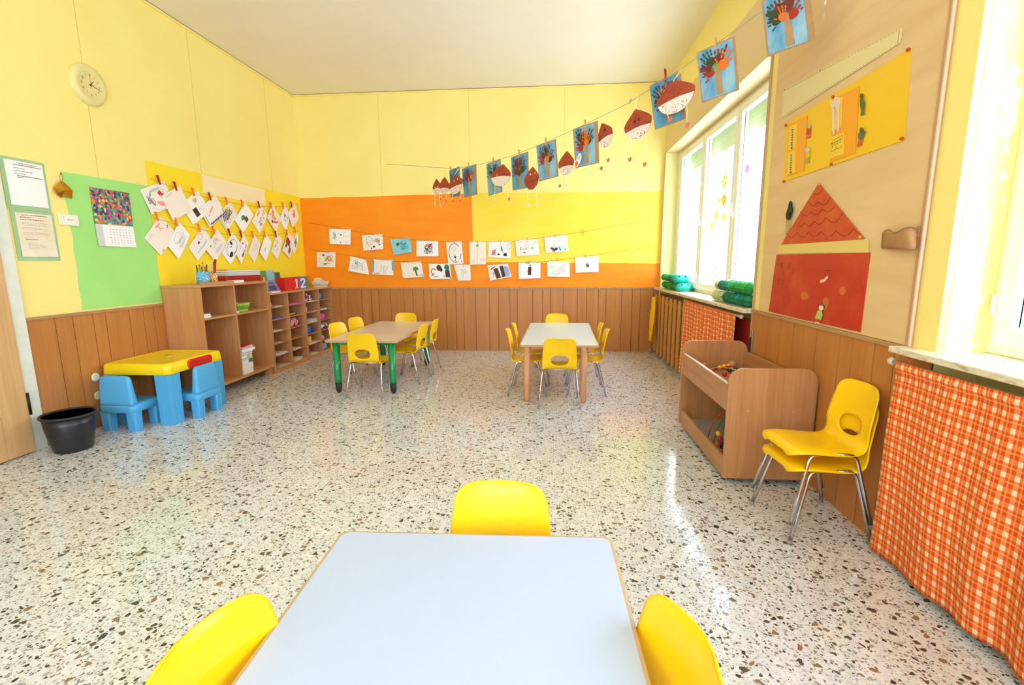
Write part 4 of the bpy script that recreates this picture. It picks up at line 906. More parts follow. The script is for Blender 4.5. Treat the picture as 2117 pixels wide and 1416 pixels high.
for pts, d_, lab, gname in (([z3(550, 485), z3(905, 550), z3(1218, 590), z3(1510, 615), z3(1800, 635), z3(2052, 640), z4(272, 348), z4(555, 325), z4(850, 290)], .02, AL, 'pegs on the upper string of the panelled back wall'),
                      ([z3(402, 745), z3(760, 795), z3(1018, 825), z3(1338, 855), z3(1640, 862), z3(1892, 882), z4(265, 572), z4(580, 563), z4(872, 540), z4(1163, 503)], .02, BL_, 'pegs on the lower string of the panelled back wall')):
    for k, (x, y) in enumerate(pts):
        peg('w', bwp(x, y, d_+.005), NYB, (1, 0, 0), 'small wooden clothes peg on the drawing with %s' % ' '.join(lab[k].split()[:6]).rstrip(','), gname, .05, 0, .009)
peg('y', bwp(*z4(1140, 255), .02), NYB, (1, 0, 0), 'lone ochre clothes peg on the empty part of the upper string', 'pegs on the upper string of the panelled back wall', .10, -.15, .012)
string('string', 'brown upper string stretched across the orange and yellow painted wall', [bwp(*p, .018) for p in (z3(205, 425), z3(450, 470), z3(1000, 570), z3(1400, 618), z3(1800, 636), z4(0, 353), z4(400, 345), z4(720, 310), z4(1140, 250), z4(1840, 120))], .0016, (130, 66, 24))
string('string', 'brown lower string stretched across the orange and yellow painted wall', [bwp(*p, .018) for p in (z3(205, 712), z3(640, 785), z3(1100, 845), z3(1550, 865), z3(1900, 885), z4(160, 572), z4(700, 562), z4(1050, 520), z4(1820, 405), z4(1855, 380))], .0016, (130, 66, 24))

# ------------------------------------------------------------------ things on the wall by the door
SAGE = M('card_sage', (164, 200, 150), .6)
def notice(label, y0, y1, z0, z1, body, lines, seed):
    t = thing('notice', label, 'notice', (LX+.002, (y0+y1)/2, z0), 0, 'notices beside the door')
    Sheet(wyz(LX+.004, y0, y1, z0, z1), NX, .003).sheet(SAGE, 4).build('backing_card', t)
    s = Sheet(wyz(LX+.0065, y0+.03, y1-.02, z0+.03, z1-.02), NX, .004, .004).sheet(body); r = random.Random(seed)
    for v, u0, u1, c, wd in lines:
        u = u0
        while u < u1: q = min(u+r.uniform(.02, .07), u1); s.line(c, [(u, v), (q, v)], wd); u = q+.012
    s.build('printed_sheet', t); return t
DR, GY = (120, 60, 50), (110, 104, 96)
notice('upper notice on sage green card beside the door, mostly blank with few lines', 3.352, 3.672, 1.845, 2.222, PAPERW, [(.95, .3, .85, DR, .004), (.91, .2, .95, DR, .005), (.84, .2, .5, DR, .004), (.78, .2, .68, DR, .004), (.72, .2, .48, DR, .004), (.67, .26, .97, DR, .005), (.635, .26, .42, DR, .004)], 1)
notice('lower notice on sage green card beside the door, yellowed and full of text', 3.366, 3.684, 1.462, 1.842, mottled('paper_aged', (236, 218, 188), (244, 232, 212), 7, .7), [(.95, .15, .85, DR, .004), (.90, .1, .4, DR, .005), (.85, .1, .75, DR, .004), (.78, .12, .8, GY, .0015), (.75, .12, .78, GY, .0015), (.72, .12, .8, GY, .0015), (.67, .12, .6, GY, .0015), (.64, .12, .8, GY, .0015), (.55, .12, .8, GY, .0015), (.52, .12, .82, GY, .0015), (.40, .15, .5, DR, .004), (.32, .2, .45, GY, .0015), (.28, .2, .6, GY, .0015), (.25, .2, .7, GY, .0015), (.22, .2, .72, GY, .0015), (.19, .2, .5, GY, .0015)], 2)
t = thing('calendar', 'wall calendar with a colourful blurred dots picture over a white month page', 'calendar', (LX+.006, 4.22, 1.59))
def dots():
    m = M('calendar_dots', (90, 140, 120), .4); q = NT(m); v = q.n('ShaderNodeTexVoronoi', feature='F1', i_Scale=44.0, i_Randomness=.9); q.l(q.coord((1, 1, 1)), v.inputs['Vector'])
    sp = q.n('ShaderNodeSeparateColor'); q.l(v.outputs['Color'], sp.inputs[0])
    q.l(q.ramp(sp.outputs[0], [(.1, (30, 50, 130)), (.25, (70, 160, 170)), (.36, (96, 170, 60)), (.46, (96, 60, 130)), (.58, (236, 140, 40)), (.68, (226, 40, 110)), (.8, (214, 50, 60)), (.92, (230, 210, 90))]), q.b.inputs['Base Color']); return m
s = Sheet(wyz(LX+.010, 4.030, 4.425, 1.785, 2.092), NX, .002).sheet(dots()); s.build('picture_page', t)
s = Sheet(wyz(LX+.011, 4.032, 4.422, 1.592, 1.785), NX, .002, .006).sheet(PAPERW)
s.area((214, 210, 210), [(.0, .0), (.16, .0), (.16, 1), (0, 1)])
for r_ in range(6):
    for c_ in range(7): s.line((70, 70, 80), [(.33+.085*c_, .80-.125*r_), (.36+.085*c_, .80-.125*r_)], .0035)
s.build('month_page', t)
G().tube([(LX+.012, 4.03, 2.094), (LX+.012, 4.425, 2.094)], .004, MET, 6).build('wire_binding', t)
# hanging gold paper star
GOLD = M('gold_foil', (200, 150, 40), .22, .85)
t = thing('paper_lantern', 'gold folded foil ornament hanging from a pin beside the notices', 'ornament', (LX+.03, 3.84, 1.98))
def L3(x, y, d): return lwp(x, y, d)
cc = L3(135, 393, .04); ringp = [L3(*p, .008+.02*(i % 2)) for i, p in enumerate(((110, 388), (122, 377), (131, 375), (150, 393), (149, 411), (139, 407), (126, 409), (117, 400)))]
G().add([cc, cc-Vector((.035, 0, 0))]+ringp, [(0, 2+i, 2+(i+1) % 8) for i in range(8)]+[(1, 2+(i+1) % 8, 2+i) for i in range(8)], GOLD).build('folded_body', t)
G().tube([L3(*p, .012) for p in ((126, 377), (123, 366), (126, 359), (131, 364), (127, 377))], .0018, GOLD, 5).build('hanging_loop', t); G().ball(L3(126, 359, .012), .006, PEGC['r'], 8).build('pin', t)
# clock
CCEN = Vector((LX, 4.155, 2.962)); t = thing('wall_clock', 'round pale cream wall clock with small numerals and dark hands', 'clock', CCEN)
def xlathe(g, prof, c, m, n=48):
    vs = [[(c[0]+x, c[1]+r*math.sin(2*math.pi*k/n), c[2]+r*math.cos(2*math.pi*k/n)) for k in range(n)] for r, x in prof]
    return loft(g, vs, m, True, (False, True))
RIM = M('clock_rim', (234, 218, 150), .25)
xlathe(G(), [(.168, .0), (.170, .012), (.160, .03), (.13, .042), (.112, .034)], CCEN, RIM).build('rim', t)
xlathe(G(), [(.112, .028), (.112, .033)], CCEN, M('clock_face', (252, 246, 236), .4)).build('face', t)
def cp(a, r, x=.0345): a = math.radians(a); return CCEN+Vector((x, r*math.sin(a), r*math.cos(a)))
g = G()
for k in range(60):
    r0 = .100 if k % 5 else .096; g.add([cp(k*6-.35, r0), cp(k*6+.35, r0), cp(k*6+.35, .106), cp(k*6-.35, .106)], [(0, 1, 2, 3)], M('clock_ink', (120, 90, 50), .5))
g.build('minute_track', t, fix=False)
SEG = {'0': 'abcdef', '1': 'bc', '2': 'abged', '3': 'abgcd', '4': 'fgbc', '5': 'afgcd', '6': 'afgecd', '7': 'abc', '8': 'abcdefg', '9': 'abcdfg'}
def digits(g, txt, o, ux, uz, h, m, wd=.12, n=None):
    w_ = h*.5; P = {'a': ((0, 1), (1, 1)), 'b': ((1, 1), (1, .5)), 'c': ((1, .5), (1, 0)), 'd': ((0, 0), (1, 0)), 'e': ((0, .5), (0, 0)), 'f': ((0, 1), (0, .5)), 'g': ((0, .5), (1, .5))}
    tot = len(txt)*w_*1.35-w_*.35
    for i, ch in enumerate(txt):
        for sg in SEG[ch]:
            (a, b), (c, d) = P[sg]; p = Vector(o)+Vector(ux)*(-tot/2+i*w_*1.35+a*w_)+Vector(uz)*((b-.5)*h); q = Vector(o)+Vector(ux)*(-tot/2+i*w_*1.35+c*w_)+Vector(uz)*((d-.5)*h)
            dr = (q-p).normalized(); nn = dr.cross(Vector(ux).cross(Vector(uz)))*h*wd/2; e = dr*h*wd/2
            g.add([p-e+nn, q+e+nn, q+e-nn, p-e-nn], [(0, 1, 2, 3)], m)
g = G()
for k in range(1, 13): g = G(); digits(g, str(k), cp(k*30, .080, .0346), (0, 1, 0), (0, 0, 1), .017, M('clock_ink', (120, 90, 50), .5), .16); g.build('numeral', t, fix=False)
def hand(a, l, w_, x, m, name, tail=.015):
    a = math.radians(a); d = Vector((0, math.sin(a), math.cos(a))); s_ = Vector((0, math.cos(a), -math.sin(a)))*w_; c = CCEN+Vector((x, 0, 0))
    G().prism([c-d*tail-s_, c-d*tail+s_, c+d*l+s_*.5, c+d*l-s_*.5], (.0012, 0, 0), m).build(name, t)
HB = M('hand_brown', (84, 40, 20), .4)
hand(40, .050, .0035, .037, HB, 'hour_hand'); hand(106, .095, .0025, .039, HB, 'minute_hand'); hand(-3, .085, .0009, .041, M('hand_red', (190, 80, 40), .4), 'second_hand', .03)
xlathe(G(), [(.006, .034), (.006, .044)], CCEN, HB, 16).build('hub', t)
t = thing('power_socket', 'white wall socket plate between the notices and the green sheet', 'socket', (LX+.004, 3.80, 1.75))
G().box((LX+.002, 3.718, 1.752), (LX+.016, 3.882, 1.842), M('socket_white', (240, 236, 222), .3)).build('plate', t, bevel=.004)
G().box((LX+.016, 3.765, 1.768), (LX+.0185, 3.835, 1.826), M('socket_insert', (250, 246, 234), .25)).build('insert', t, bevel=.002)
g = G()
for dy in (-.016, 0, .016): g.tube([(LX+.0183, 3.80+dy, 1.797), (LX+.0192, 3.80+dy, 1.797)], .004, BLACKR, 10)
g.build('pin_holes', t)

# ------------------------------------------------------------------ long string across the room with painted trees and chestnut figures
z5 = zm(780, 220, 5.04); z6 = zm(1150, 60, 4.72); z7 = zm(1420, 0, 5.447)
LT = Vector((-PL0, -1, 0)).normalized()*1; LT = Vector((PL0, 1, 0)).normalized()*-1        # along the string, towards the window wall
LN = Vector((-1, PL0, 0)).normalized()                                                       # its normal, facing the camera side
if LN.y > 0: LN = -LN
END = Vector((1.66, (PL1-1.66)/-PL0, 3.16))
SPTS = [at(*z5(95, 600), 'y', BY-.003)]+[at_line(*p) for p in ((860, 343), (903, 346.5), (945, 348.5), (1000, 338), (1060, 322), (1131, 293), (1210, 257), (1300, 213), (1400, 148), (1479, 92), (1580, 20), (1632, -20))]+[END]
string('hanging_string', 'long pale grey string strung across the room carrying painted trees and paper chestnuts', SPTS, .0024, (150, 156, 140))
CARD = mottled('cardboard', (184, 146, 102), (172, 134, 92), 12, .7)
SKY = mottled('painted_sky', (84, 150, 196), (158, 196, 216), 9, .6, 5, .36, .66, stretch=(1, 1, .35)); SKY2 = mottled('painted_sky_deep', (58, 134, 180), (120, 178, 206), 9, .6, 5, .36, .66, stretch=(1, 1, .35))
HP = {'b': (110, 40, 28), 'r': (170, 36, 26), 'g': (44, 62, 40), 'o': (226, 110, 26), 'd': (84, 44, 34), 'l': (130, 170, 60)}
def handprint(s, c, u, v, ang, sz, off):
    m = C(HP[c], .5); a = math.radians(ang); ar = s.h/s.w
    def P(x, y): return (u+(x*math.cos(a)-y*math.sin(a))*sz*ar, v+(x*math.sin(a)+y*math.cos(a))*sz)
    pts = [P(.5*math.cos(t)*(1+.08*math.sin(3*t)), .5*math.sin(t)) for t in [2*math.pi*k/14 for k in range(14)]]
    s.g.poly([s.p(min(.985, max(.015, p)), min(.985, max(.015, q)), off) for p, q in pts], m)
    for fx, ln, fa in ((-.62, .5, 50), (-.38, .85, 14), (-.10, 1.0, 3), (.18, .92, -7), (.44, .72, -18)):
        b = math.radians(90+fa); y0_ = .42 if fx > -.5 else .0
        for q0, q1 in ((.08, .46), (.52, .98)):
            p0 = P(fx+math.cos(b)*ln*q0, y0_+math.sin(b)*ln*q0); p1 = P(fx+math.cos(b)*ln*q1, y0_+math.sin(b)*ln*q1)
            if all(.02 < w_ < .98 for w_ in p0+p1): s.line(m, [p0, p1], .17*sz*s.h, off)
def tree(label, tl, tr, br, bl, hands, sky=SKY, off=0, bord=(.03, .10), trunk=(.45, .62), seed=1):
    q = [at_line(*p, 0)+LN*off for p in (bl, br, tr, tl)]
    t = thing('tree_painting', label, 'painting', sum(q, Vector())/4-Vector((0, 0, .17)), 0, 'handprint tree paintings on the long string')
    S0 = Sheet(q, LN, .003); S0.sheet(CARD, 4, .003).build('cardboard_backing', t)
    s = Sheet([S0.p(bord[0], .03, .002), S0.p(1-bord[1], .02, .002), S0.p(1-bord[1], .975, .002), S0.p(bord[0], .975, .002)], LN, .002).sheet(sky, 4, .0008)
    for i, (c, u, v, a, sz) in enumerate(hands): handprint(s, c, .5+(u-.5)*.95, v-.03, a, sz*1.32, .0022+.0006*i)
    s.build('painted_sheet', t)
    c = Sheet([S0.p(.44, .05, .0045), S0.p(trunk[0]+.16, .05, .0045), S0.p(trunk[0]+.12, trunk[1], .0045), S0.p(.45, trunk[1], .0045)], LN, .001).sheet(CARD, 2, .0015)
    c.build('cardboard_trunk', t); return t
H = lambda s, n: [(c, u, v, a, z) for c, u, v, a, z in s]
HS = [[('g', .3, .62, 40, .15), ('b', .6, .58, -20, .15), ('g', .62, .78, -8, .13), ('o', .7, .5, -60, .12)],
      [('b', .35, .66, 25, .16), ('r', .5, .6, 0, .17), ('d', .68, .62, -35, .15), ('o', .78, .66, -60, .13), ('b', .5, .78, 5, .12)],
      [('g', .32, .68, 30, .17), ('l', .4, .52, 60, .12), ('b', .68, .64, -15, .17), ('g', .62, .80, -5, .13), ('d', .8, .55, -50, .13)],
      [('r', .45, .62, 0, .18), ('b', .28, .55, 50, .15), ('g', .72, .58, -50, .17), ('d', .35, .78, 20, .14), ('b', .6, .80, -10, .14), ('d', .5, .48, 0, .13)],
      [('b', .35, .7, 15, .15), ('g', .58, .74, -5, .15), ('r', .28, .54, 40, .14), ('d', .72, .56, -45, .15), ('o', .6, .58, -30, .10), ('d', .5, .85, 0, .09)],
      [('g', .3, .74, 30, .15), ('o', .52, .76, 0, .15), ('r', .3, .5, 70, .15), ('g', .72, .64, -40, .16), ('b', .42, .64, 25, .15), ('o', .62, .6, -20, .13)],
      [('g', .35, .7, 40, .15), ('o', .45, .62, 10, .13), ('b', .7, .74, -25, .17), ('d', .3, .56, 70, .15), ('r', .55, .72, 0, .12), ('l', .52, .66, 0, .07)],
      [('g', .36, .74, 28, .15), ('b', .62, .74, -8, .17), ('r', .32, .54, 70, .15), ('o', .72, .60, -30, .16), ('b', .28, .62, 60, .11), ('l', .5, .56, 0, .07)],
      [('b', .4, .78, 15, .17), ('r', .72, .62, -40, .16), ('g', .28, .6, 80, .14), ('b', .62, .80, -10, .17), ('o', .46, .62, 10, .12), ('g', .22, .72, 60, .13)]]
TR = [(z5, (728, 665), (835, 622), (847, 930), (747, 945), SKY2, -.03), (z5, (880, 650), (1030, 598), (1042, 918), (905, 950), SKY2, 0), (z5, (1120, 600), (1268, 548), (1287, 888), (1143, 932), SKY, -.02),
      (z5, (1393, 530), (1572, 470), (1580, 847), (1410, 877), SKY2, 0), (z5, (1668, 418), (1872, 342), (1900, 730), (1697, 785), SKY, .015), (z6, (163, 978), (405, 893), (418, 1305), (185, 1360), SKY, 0),
      (z6, (892, 545), (1195, 405), (1250, 870), (948, 982), SKY2, -.02), (z7, (110, 595), (537, 405), (590, 1012), (172, 1162), SKY, 0), (z7, (838, 15), (1372, -185), (1447, 445), (905, 645), SKY, 0)]
TLAB = ['half hidden behind the smallest chestnuts, first on the string', 'second on the string, with mostly red and brown prints', 'third on the string, partly behind a wide chestnut', 'fourth on the string, one dense crown of seven dark prints', 'fifth on the string, orange yellow print low in its crown', 'sixth on the string, bright orange print on top',
        'deep blue one behind the big chestnut, held by a red peg', 'eighth on the string, bare trunk and an orange palm', 'last on the string, cut by the top of the picture']
TLAB[3] = 'fourth on the string, one dense crown of dark prints'
PC = ['w', 'w', 'w', 'w', 'w', 'w', 'r', 'w', 'w']; PP = [z5(745, 655), z5(955, 618), z5(1200, 572), z5(1482, 495), z5(1775, 375), z6(288, 935), z6(1055, 460), z7(330, 500), None]
for k, (zf, a, b, c, d, sky, off) in enumerate(TR):
    tree('handprint tree painting '+TLAB[k], zf(*a), zf(*b), zf(*c), zf(*d), HS[k], sky, off, (.05 if k in (5, 8) else .02, .13 if k in (5, 1, 8) else .06), seed=k+80)
    if PP[k]: peg(PC[k], at_line(*PP[k])+LN*(off+.006), LN, LT, '%s clothes peg holding the %s handprint tree painting' % (CN[PC[k]], TLAB[k].split(',')[0].split(' on ')[0] if k != 6 else 'deep blue'), 'pegs on the long string', .10 if k == 6 else .075, -.1, .010)
peg('w', at_line(*z6(722, 708)), LN, LT, 'empty wooden clothes peg between two chestnuts on the long string', 'pegs on the long string', .04, .9, .008)
# paper hand stuck on a tree painting
s = Sheet([at_line(*p)+LN*.02 for p in (z6(190, 1350), z6(240, 1350), z6(272, 1225), z6(215, 1215))], LN, .001)
g = s.g; m = PAPERW
g.prism([s.p(u, v) for u, v in ((.1, .0), (.6, -.02), (.9, .3), (1, .62), (.9, .9), (.62, 1.05), (.35, 1.0), (.3, .65), (-.1, .3))], LN*.002, m); s.blob(HP['o'], .4, .25, .25, .22, off=.0035)
for i in range(3): s.line(HP['d'], [(.45+.13*i, .55), (.5+.15*i, .88)], .003, .0035)
tag(s.build('paper_hand'), 'small white cut out paper hand stuck on the sixth tree painting', 'craft')
# chestnuts: a cut-out drop of brown paper with a white speckled foot, wool legs and little feet
CHB = mottled('chestnut_brown', (150, 52, 32), (176, 80, 56), 16, .55, 6, .35, .65); CHW = M('chestnut_white', (240, 222, 214), .6); WOOL = M('wool_cream', (240, 232, 170), .8); FPK = mottled('foot_pink', (206, 96, 84), (224, 130, 116), 30, .6)
def chestnut(label, x0, x1, y0, y1, att, feet, split=.36, eyes=(), tilt=0, off=0, seed=1, dots=True, legs=None, white=True, apex=.5):
    mid = at_line((x0+x1)/2, (y0+y1)/2)+LN*off; k = (mid-CP).length; hh = (at_line((x0+x1)/2, y0)-at_line((x0+x1)/2, y1)).length
    ww = (at_line(x1, (y0+y1)/2)-at_line(x0, (y0+y1)/2)).length; r = random.Random(seed)
    t = thing('paper_chestnut', label, 'paper figure', mid-Vector((0, 0, hh/2)), 0, 'paper chestnut figures on the long string')
    U = LT*math.cos(tilt)+Vector((0, 0, 1))*math.sin(tilt); V = Vector((0, 0, 1))*math.cos(tilt)-LT*math.sin(tilt)
    def P(u, v, o=0): return mid+U*(u*ww/2)+V*(v*hh/2)+LN*o
    def edge(v):                                                                            # half width of the drop at height v
        if v <= .1: return math.sqrt(max(0, 1-((v-.1)/1.1)**2*.99))
        q = (v-.1)/.9; return max(.0, (1-q**1.6)*(1-.28*q))
    sh = (apex-.5)*2
    def sx(v): return sh*max(0, v)**2
    out = [(edge(v)+sx(v), v) for v in [-1+2*i/22 for i in range(23)]]; lf = [(-edge(v)+sx(v), v) for v in [-1+2*i/22 for i in range(23)]]
    cont = [P(u, v) for u, v in out]+[P(u, v) for u, v in lf[::-1][1:-1]]
    g = G().prism(cont, LN*.0022, CHB if not white else CHB)
    if white:
        vs = split*2-1; n = 12; up = [(-edge(vs)*.99+2*edge(vs)*.99*i/n, vs+.10*math.sin(math.pi*i/n)) for i in range(n+1)]
        low = [(edge(v)*.985, v) for v in [vs+(-1-vs)*i/9 for i in range(1, 10)]]; lo2 = [(-edge(v)*.985, v) for v in [-1+(vs+1)*i/9 for i in range(1, 9)]]
        g.prism([P(u, v, .0024) for u, v in up+low+lo2], LN*.0012, CHW)
        if dots:
            for _ in range(26):
                v = r.uniform(-.92, vs-.04); u = r.uniform(-.85, .85)*edge(v); e = .012*hh/.27*.35
                g.poly([P(u, v, .0042)+U*e*math.cos(a)+V*e*math.sin(a) for a in (0, 1.05, 2.1, 3.14, 4.19, 5.24)], C((70, 34, 28)))
    for i in range(5): g.poly([P(edge(v_)*c_, v_, .0026) for v_, c_ in ((.05+.12*i, -.5), (.07+.12*i, .1), (.1+.12*i, .45), (.08+.12*i, .1))], C((130, 44, 28)))
    g.build('body', t)
    for u, v, c in eyes:
        e = .05*hh; col = {'w': CHW, 'k': C((60, 20, 20)), 'o': C((230, 160, 90))}[c]
        G().prism([P(u, v, .003)+U*e*.8*math.cos(a*.6283)+V*e*math.sin(a*.6283) for a in range(10)], LN*.0015, col).build('eye', t)
    a = at_line(*att); top = P(sh, .98, .001)
    G().tube([a, a.lerp(top, .5)+LT*.004, top, P(sh, .9, .003)], .0026, WOOL, 5).tube([a, a.lerp(top, .5)-LT*.006, top], .0022, WOOL, 5).build('hanging_loop', t)
    for j, (fx, fy) in enumerate(feet):
        f = at_line(fx, fy)+LN*off; su = [-.55, .55][j % 2]; st = P(su, -.72, .003); ln = G().tube([st, st.lerp(f, .35)+LT*.004, st.lerp(f, .7)-LT*.004, f], .0026, WOOL, 5).build('wool_leg', t)
        e = .05*hh+.006; G().prism([f+LN*.0+U*e*(x_)+V*e*(z_) for x_, z_ in ((-.9, .7), (-.2, .45), (.3, .8), (1, .55), (1.05, -.2), (.5, -1), (-.3, -1.1), (-.9, -.6))], LN*.003, FPK if (fx, fy) not in PALE else CHW).build('foot', ln)
    return t
PALE = [(1094, 425), (1115, 423), (901, 423), (912, 424), (1172, 383), (1026, 412)]
chestnut('narrow chestnut figure first on the string, with two white oval eyes', 896, 912.5, 369, 404, (904, 347), [(901, 423), (912, 424)], .38, [(-.35, -.05, 'w'), (.35, 0, 'w')], 0, .01, 1)
chestnut('second narrow chestnut figure without eyes, beside the first one', 913, 933, 366, 402, (922, 347.5), [(916, 411), (927, 415)], .32, [], -.1, .03, 2)
chestnut('third chestnut figure with white eyes, overlapping the first tree painting', 934, 964, 361, 402, (948, 348), [(944, 416), (959, 415)], .36, [(-.1, .35, 'w'), (.35, .4, 'w')], .1, .05, 3)
chestnut('wide chestnut figure with one orange eye and a plain white half', 1018, 1058.5, 340, 386, (1045, 328), [(1026, 412), (1056, 411)], .42, [(-.35, .05, 'o')], -.08, .02, 4, dots=False, apex=.62)
chestnut('dark chestnut figure all in brown with two pale eyes', 1087, 1117, 345, 393, (1105, 309), [(1094, 425), (1115, 423)], .2, [(-.1, .35, 'w'), (.5, .38, 'o')], 0, .02, 5, white=False, apex=.6)
chestnut('chestnut figure without eyes right after the fifth tree painting', 1156, 1188, 312, 363, (1172, 281), [(1159, 384), (1172, 383)], .34, [], 0, .01, 6, apex=.55)
chestnut('chestnut figure partly behind the sixth tree painting', 1233, 1263, 249, 306, (1245, 241), [(1240, 347), (1254, 330)], .36, [(.1, .35, 'k')], .25, -.02, 7, apex=.4)
chestnut('chestnut figure with two dark eyes hanging alone between tree paintings', 1291, 1346, 223, 288, (1318, 199), [(1302, 329), (1333, 339)], .34, [(-.2, .2, 'k'), (.12, .22, 'k')], .12, .0, 8, apex=.45)
chestnut('biggest chestnut figure in front of the deep blue tree painting', 1371, 1446, 168, 238, (1411, 142), [(1397, 249), (1433, 261)], .40, [], .12, .07, 9, apex=.48)
# foil tinsel at the window end
t = thing('foil_streamer', 'silvery twisted foil streamer hanging above the cream paper strip', 'decoration', at(1698, 20, 'x', RX-.10))
FO = M('silver_foil', (226, 214, 200), .18, .85); p0 = at(1700, -90, 'x', RX-.10); p1 = at(1703, 37, 'x', RX-.10); g = G(); vs = []
for i in range(22):
    q = i/21; c = p0.lerp(p1, q); w_ = .035*(1-.75*q)+.006*math.sin(i*2.1); a = i*.55; d = Vector((math.cos(a)*.5, math.sin(a)*.4+.75, 0)); vs += [c-d*w_, c+Vector((0, -.012, 0))]
g.add(vs, [(2*i, 2*i+1, 2*i+3, 2*i+2) for i in range(21)], FO); o = g.build('foil_strip', t, fix=False); md = o.modifiers.new('t', 'SOLIDIFY'); md.thickness = .001

# ------------------------------------------------------------------ plywood board on the pillar and what is pinned on it
o = G().box((RX-.0125, 2.362, WZ+.003), (RX-.001, 3.985, 3.95), PLY).build('plywood_board', bevel=.002); tag(o, 'tall plywood pinboard covering the wall between the two windows', 'pinboard')
WX = RX-.012
def rb(x, y, d=.004): return at(x, y, 'x', WX-d)
zB = zm(1580, 60, 4.165); zC = zm(1600, 120, 5.057); zD = zm(1560, 360, 3.726)
s = Sheet([rb(*p, .004) for p in (zB(148, 776), zB(1172, 118), zB(1192, -14), zB(165, 518))], NRX, .003).sheet(M('strip_cream', (232, 214, 158), .6), 6)
for v in (.06, .94):
    for i in range(40): s.line((110, 150, 96), [(.01+i*.0245, v), (.022+i*.0245, v)], .003)
s.line((110, 150, 96), [(.985, .06), (.985, .94)], .003); s.line((170, 190, 120), [(.012, .06), (.012, .94)], .002)
for u in (.005, .40): s.blob((60, 120, 50), u+.01, .97, .006, .03)
tag(s.build('paper_strip'), 'blank cream paper banner with a green stitched border on the pinboard', 'paper banner')
PYS = M('poster_golden', (246, 196, 26), .45); POR = M('card_orange', (248, 162, 24), .35); PYL = M('card_yellow', (250, 206, 60), .45)
t = thing('poster', 'golden yellow poster with orange cards, white spoons and four cut out children', 'poster', rb(1750, 240))
s0 = Sheet([rb(*p, .003) for p in (zC(100, 1295), zC(1365, 860), zC(1437, -105), zC(115, 690))], NRX, .003).sheet(PYS, 6); s0.build('sheet', t)
def quad(pts, m, d, name, art=None):
    s = Sheet([rb(*zC(*p), d) for p in (pts[3], pts[2], pts[1], pts[0])], NRX, .001).sheet(m, 2, .0008)
    if art: art(s)
    return s.build(name, t)
quad([(155, 700), (350, 600), (315, 1170), (130, 1235)], POR, .0085, 'orange_card'); quad([(600, 440), (893, 290), (850, 990), (592, 1085)], POR, .0085, 'orange_card')
def kids(s):
    r = random.Random(5)
    for i in range(8):
        v = .86-.105*i; s.blob((236, 214, 190), .42+.06*(i % 2), v, .10, .035); s.arc((60, 60, 60), .42+.06*(i % 2), v, .11, .038, wd=.0015, n=8); s.blob([(60, 90, 120), (190, 70, 60), (70, 110, 80)][i % 3], .5, v-.045, .12, .025)
    s.area((40, 36, 40), [(.4, .02), (.62, .03), (.62, .09), (.4, .08)])
quad([(158, 718), (243, 687), (226, 940), (150, 970)], PYL, .0105, 'yellow_card', kids); quad([(148, 990), (228, 962), (218, 1195), (135, 1222)], PYL, .0105, 'yellow_card', kids)
quad([(600, 440), (712, 400), (705, 725), (600, 770)], PYL, .0105, 'yellow_card')
def school(s):
    k = (80, 90, 40)
    s.line(k, [(.08, .30), (.88, .36), (.9, .75), (.08, .66), (.08, .30)], .0025); s.line(k, [(.08, .66), (.25, .80), (.92, .88), (.9, .75)], .0025)
    for j in range(2):
        for i in range(4): s.line(k, [(.17+.19*i, .50+.12*j+.02*i), (.24+.19*i, .505+.12*j+.02*i), (.24+.19*i, .565+.12*j+.02*i), (.17+.19*i, .56+.12*j+.02*i), (.17+.19*i, .50+.12*j+.02*i)], .002)
    s.line(k, [(.44, .33), (.44, .43), (.54, .44), (.54, .34)], .002)
    for u, v in ((.15, .12), (.4, .2), (.68, .16), (.9, .25)): s.blob(k, u, v, .012, .02)
quad([(590, 830), (732, 775), (728, 1000), (590, 1050)], PYL, .0105, 'yellow_card', school)
# spoon and fork
WW = M('pale_wood', (232, 206, 190), .5)
def cut(pts, name, m, d=.013, th=.004, zf=zC): return G().prism([rb(*zf(*p), d) for p in pts], Vector(NRX)*th, m).build(name, t)
cut([(634, 440), (640, 412), (660, 402), (680, 412), (694, 440), (692, 480), (680, 515), (678, 530), (683, 765), (668, 772), (656, 530), (640, 505)], 'wooden_spoon', WW)
cut([(596, 450), (606, 438), (612, 470), (616, 445), (626, 440), (628, 470), (634, 440), (640, 500), (630, 520), (636, 795), (620, 800), (612, 520), (600, 500)], 'wooden_fork', WW)
def kid(body, legs, head, pts_h, pts_b, pts_l, name='cutout_child'):
    o = cut(pts_b, name, C(body), .011, .0018); k = cut(pts_l, 'legs', C(legs), .0112, .0016); h_ = cut(pts_h, 'head', C(head), .0114, .0018)
    k.parent = o; h_.parent = o; return o
def circ(cx, cy, rx, ry, n=12): return [(cx+rx*math.cos(2*math.pi*i/n), cy+ry*math.sin(2*math.pi*i/n)) for i in range(n)]
kid((90, 106, 60), (96, 112, 66), (84, 100, 56), circ(918, 400, 19, 30), [(900, 430), (935, 425), (950, 470), (945, 540), (915, 545), (902, 500)], [(915, 545), (945, 540), (940, 575), (952, 585), (915, 604), (906, 596)])
kid((84, 106, 80), (206, 90, 60), (80, 98, 62), circ(916, 752, 20, 26), [(895, 775), (940, 770), (952, 755), (958, 765), (938, 810), (925, 850), (888, 850), (880, 800)], [(888, 850), (925, 850), (915, 915), (900, 912), (898, 928), (868, 928)])
kid((200, 70, 56), (206, 100, 90), (196, 190, 170), circ(366, 712, 17, 26), [(350, 740), (382, 732), (384, 790), (370, 800), (342, 796)], [(350, 798), (374, 800), (384, 825), (366, 828), (352, 842), (338, 838)])
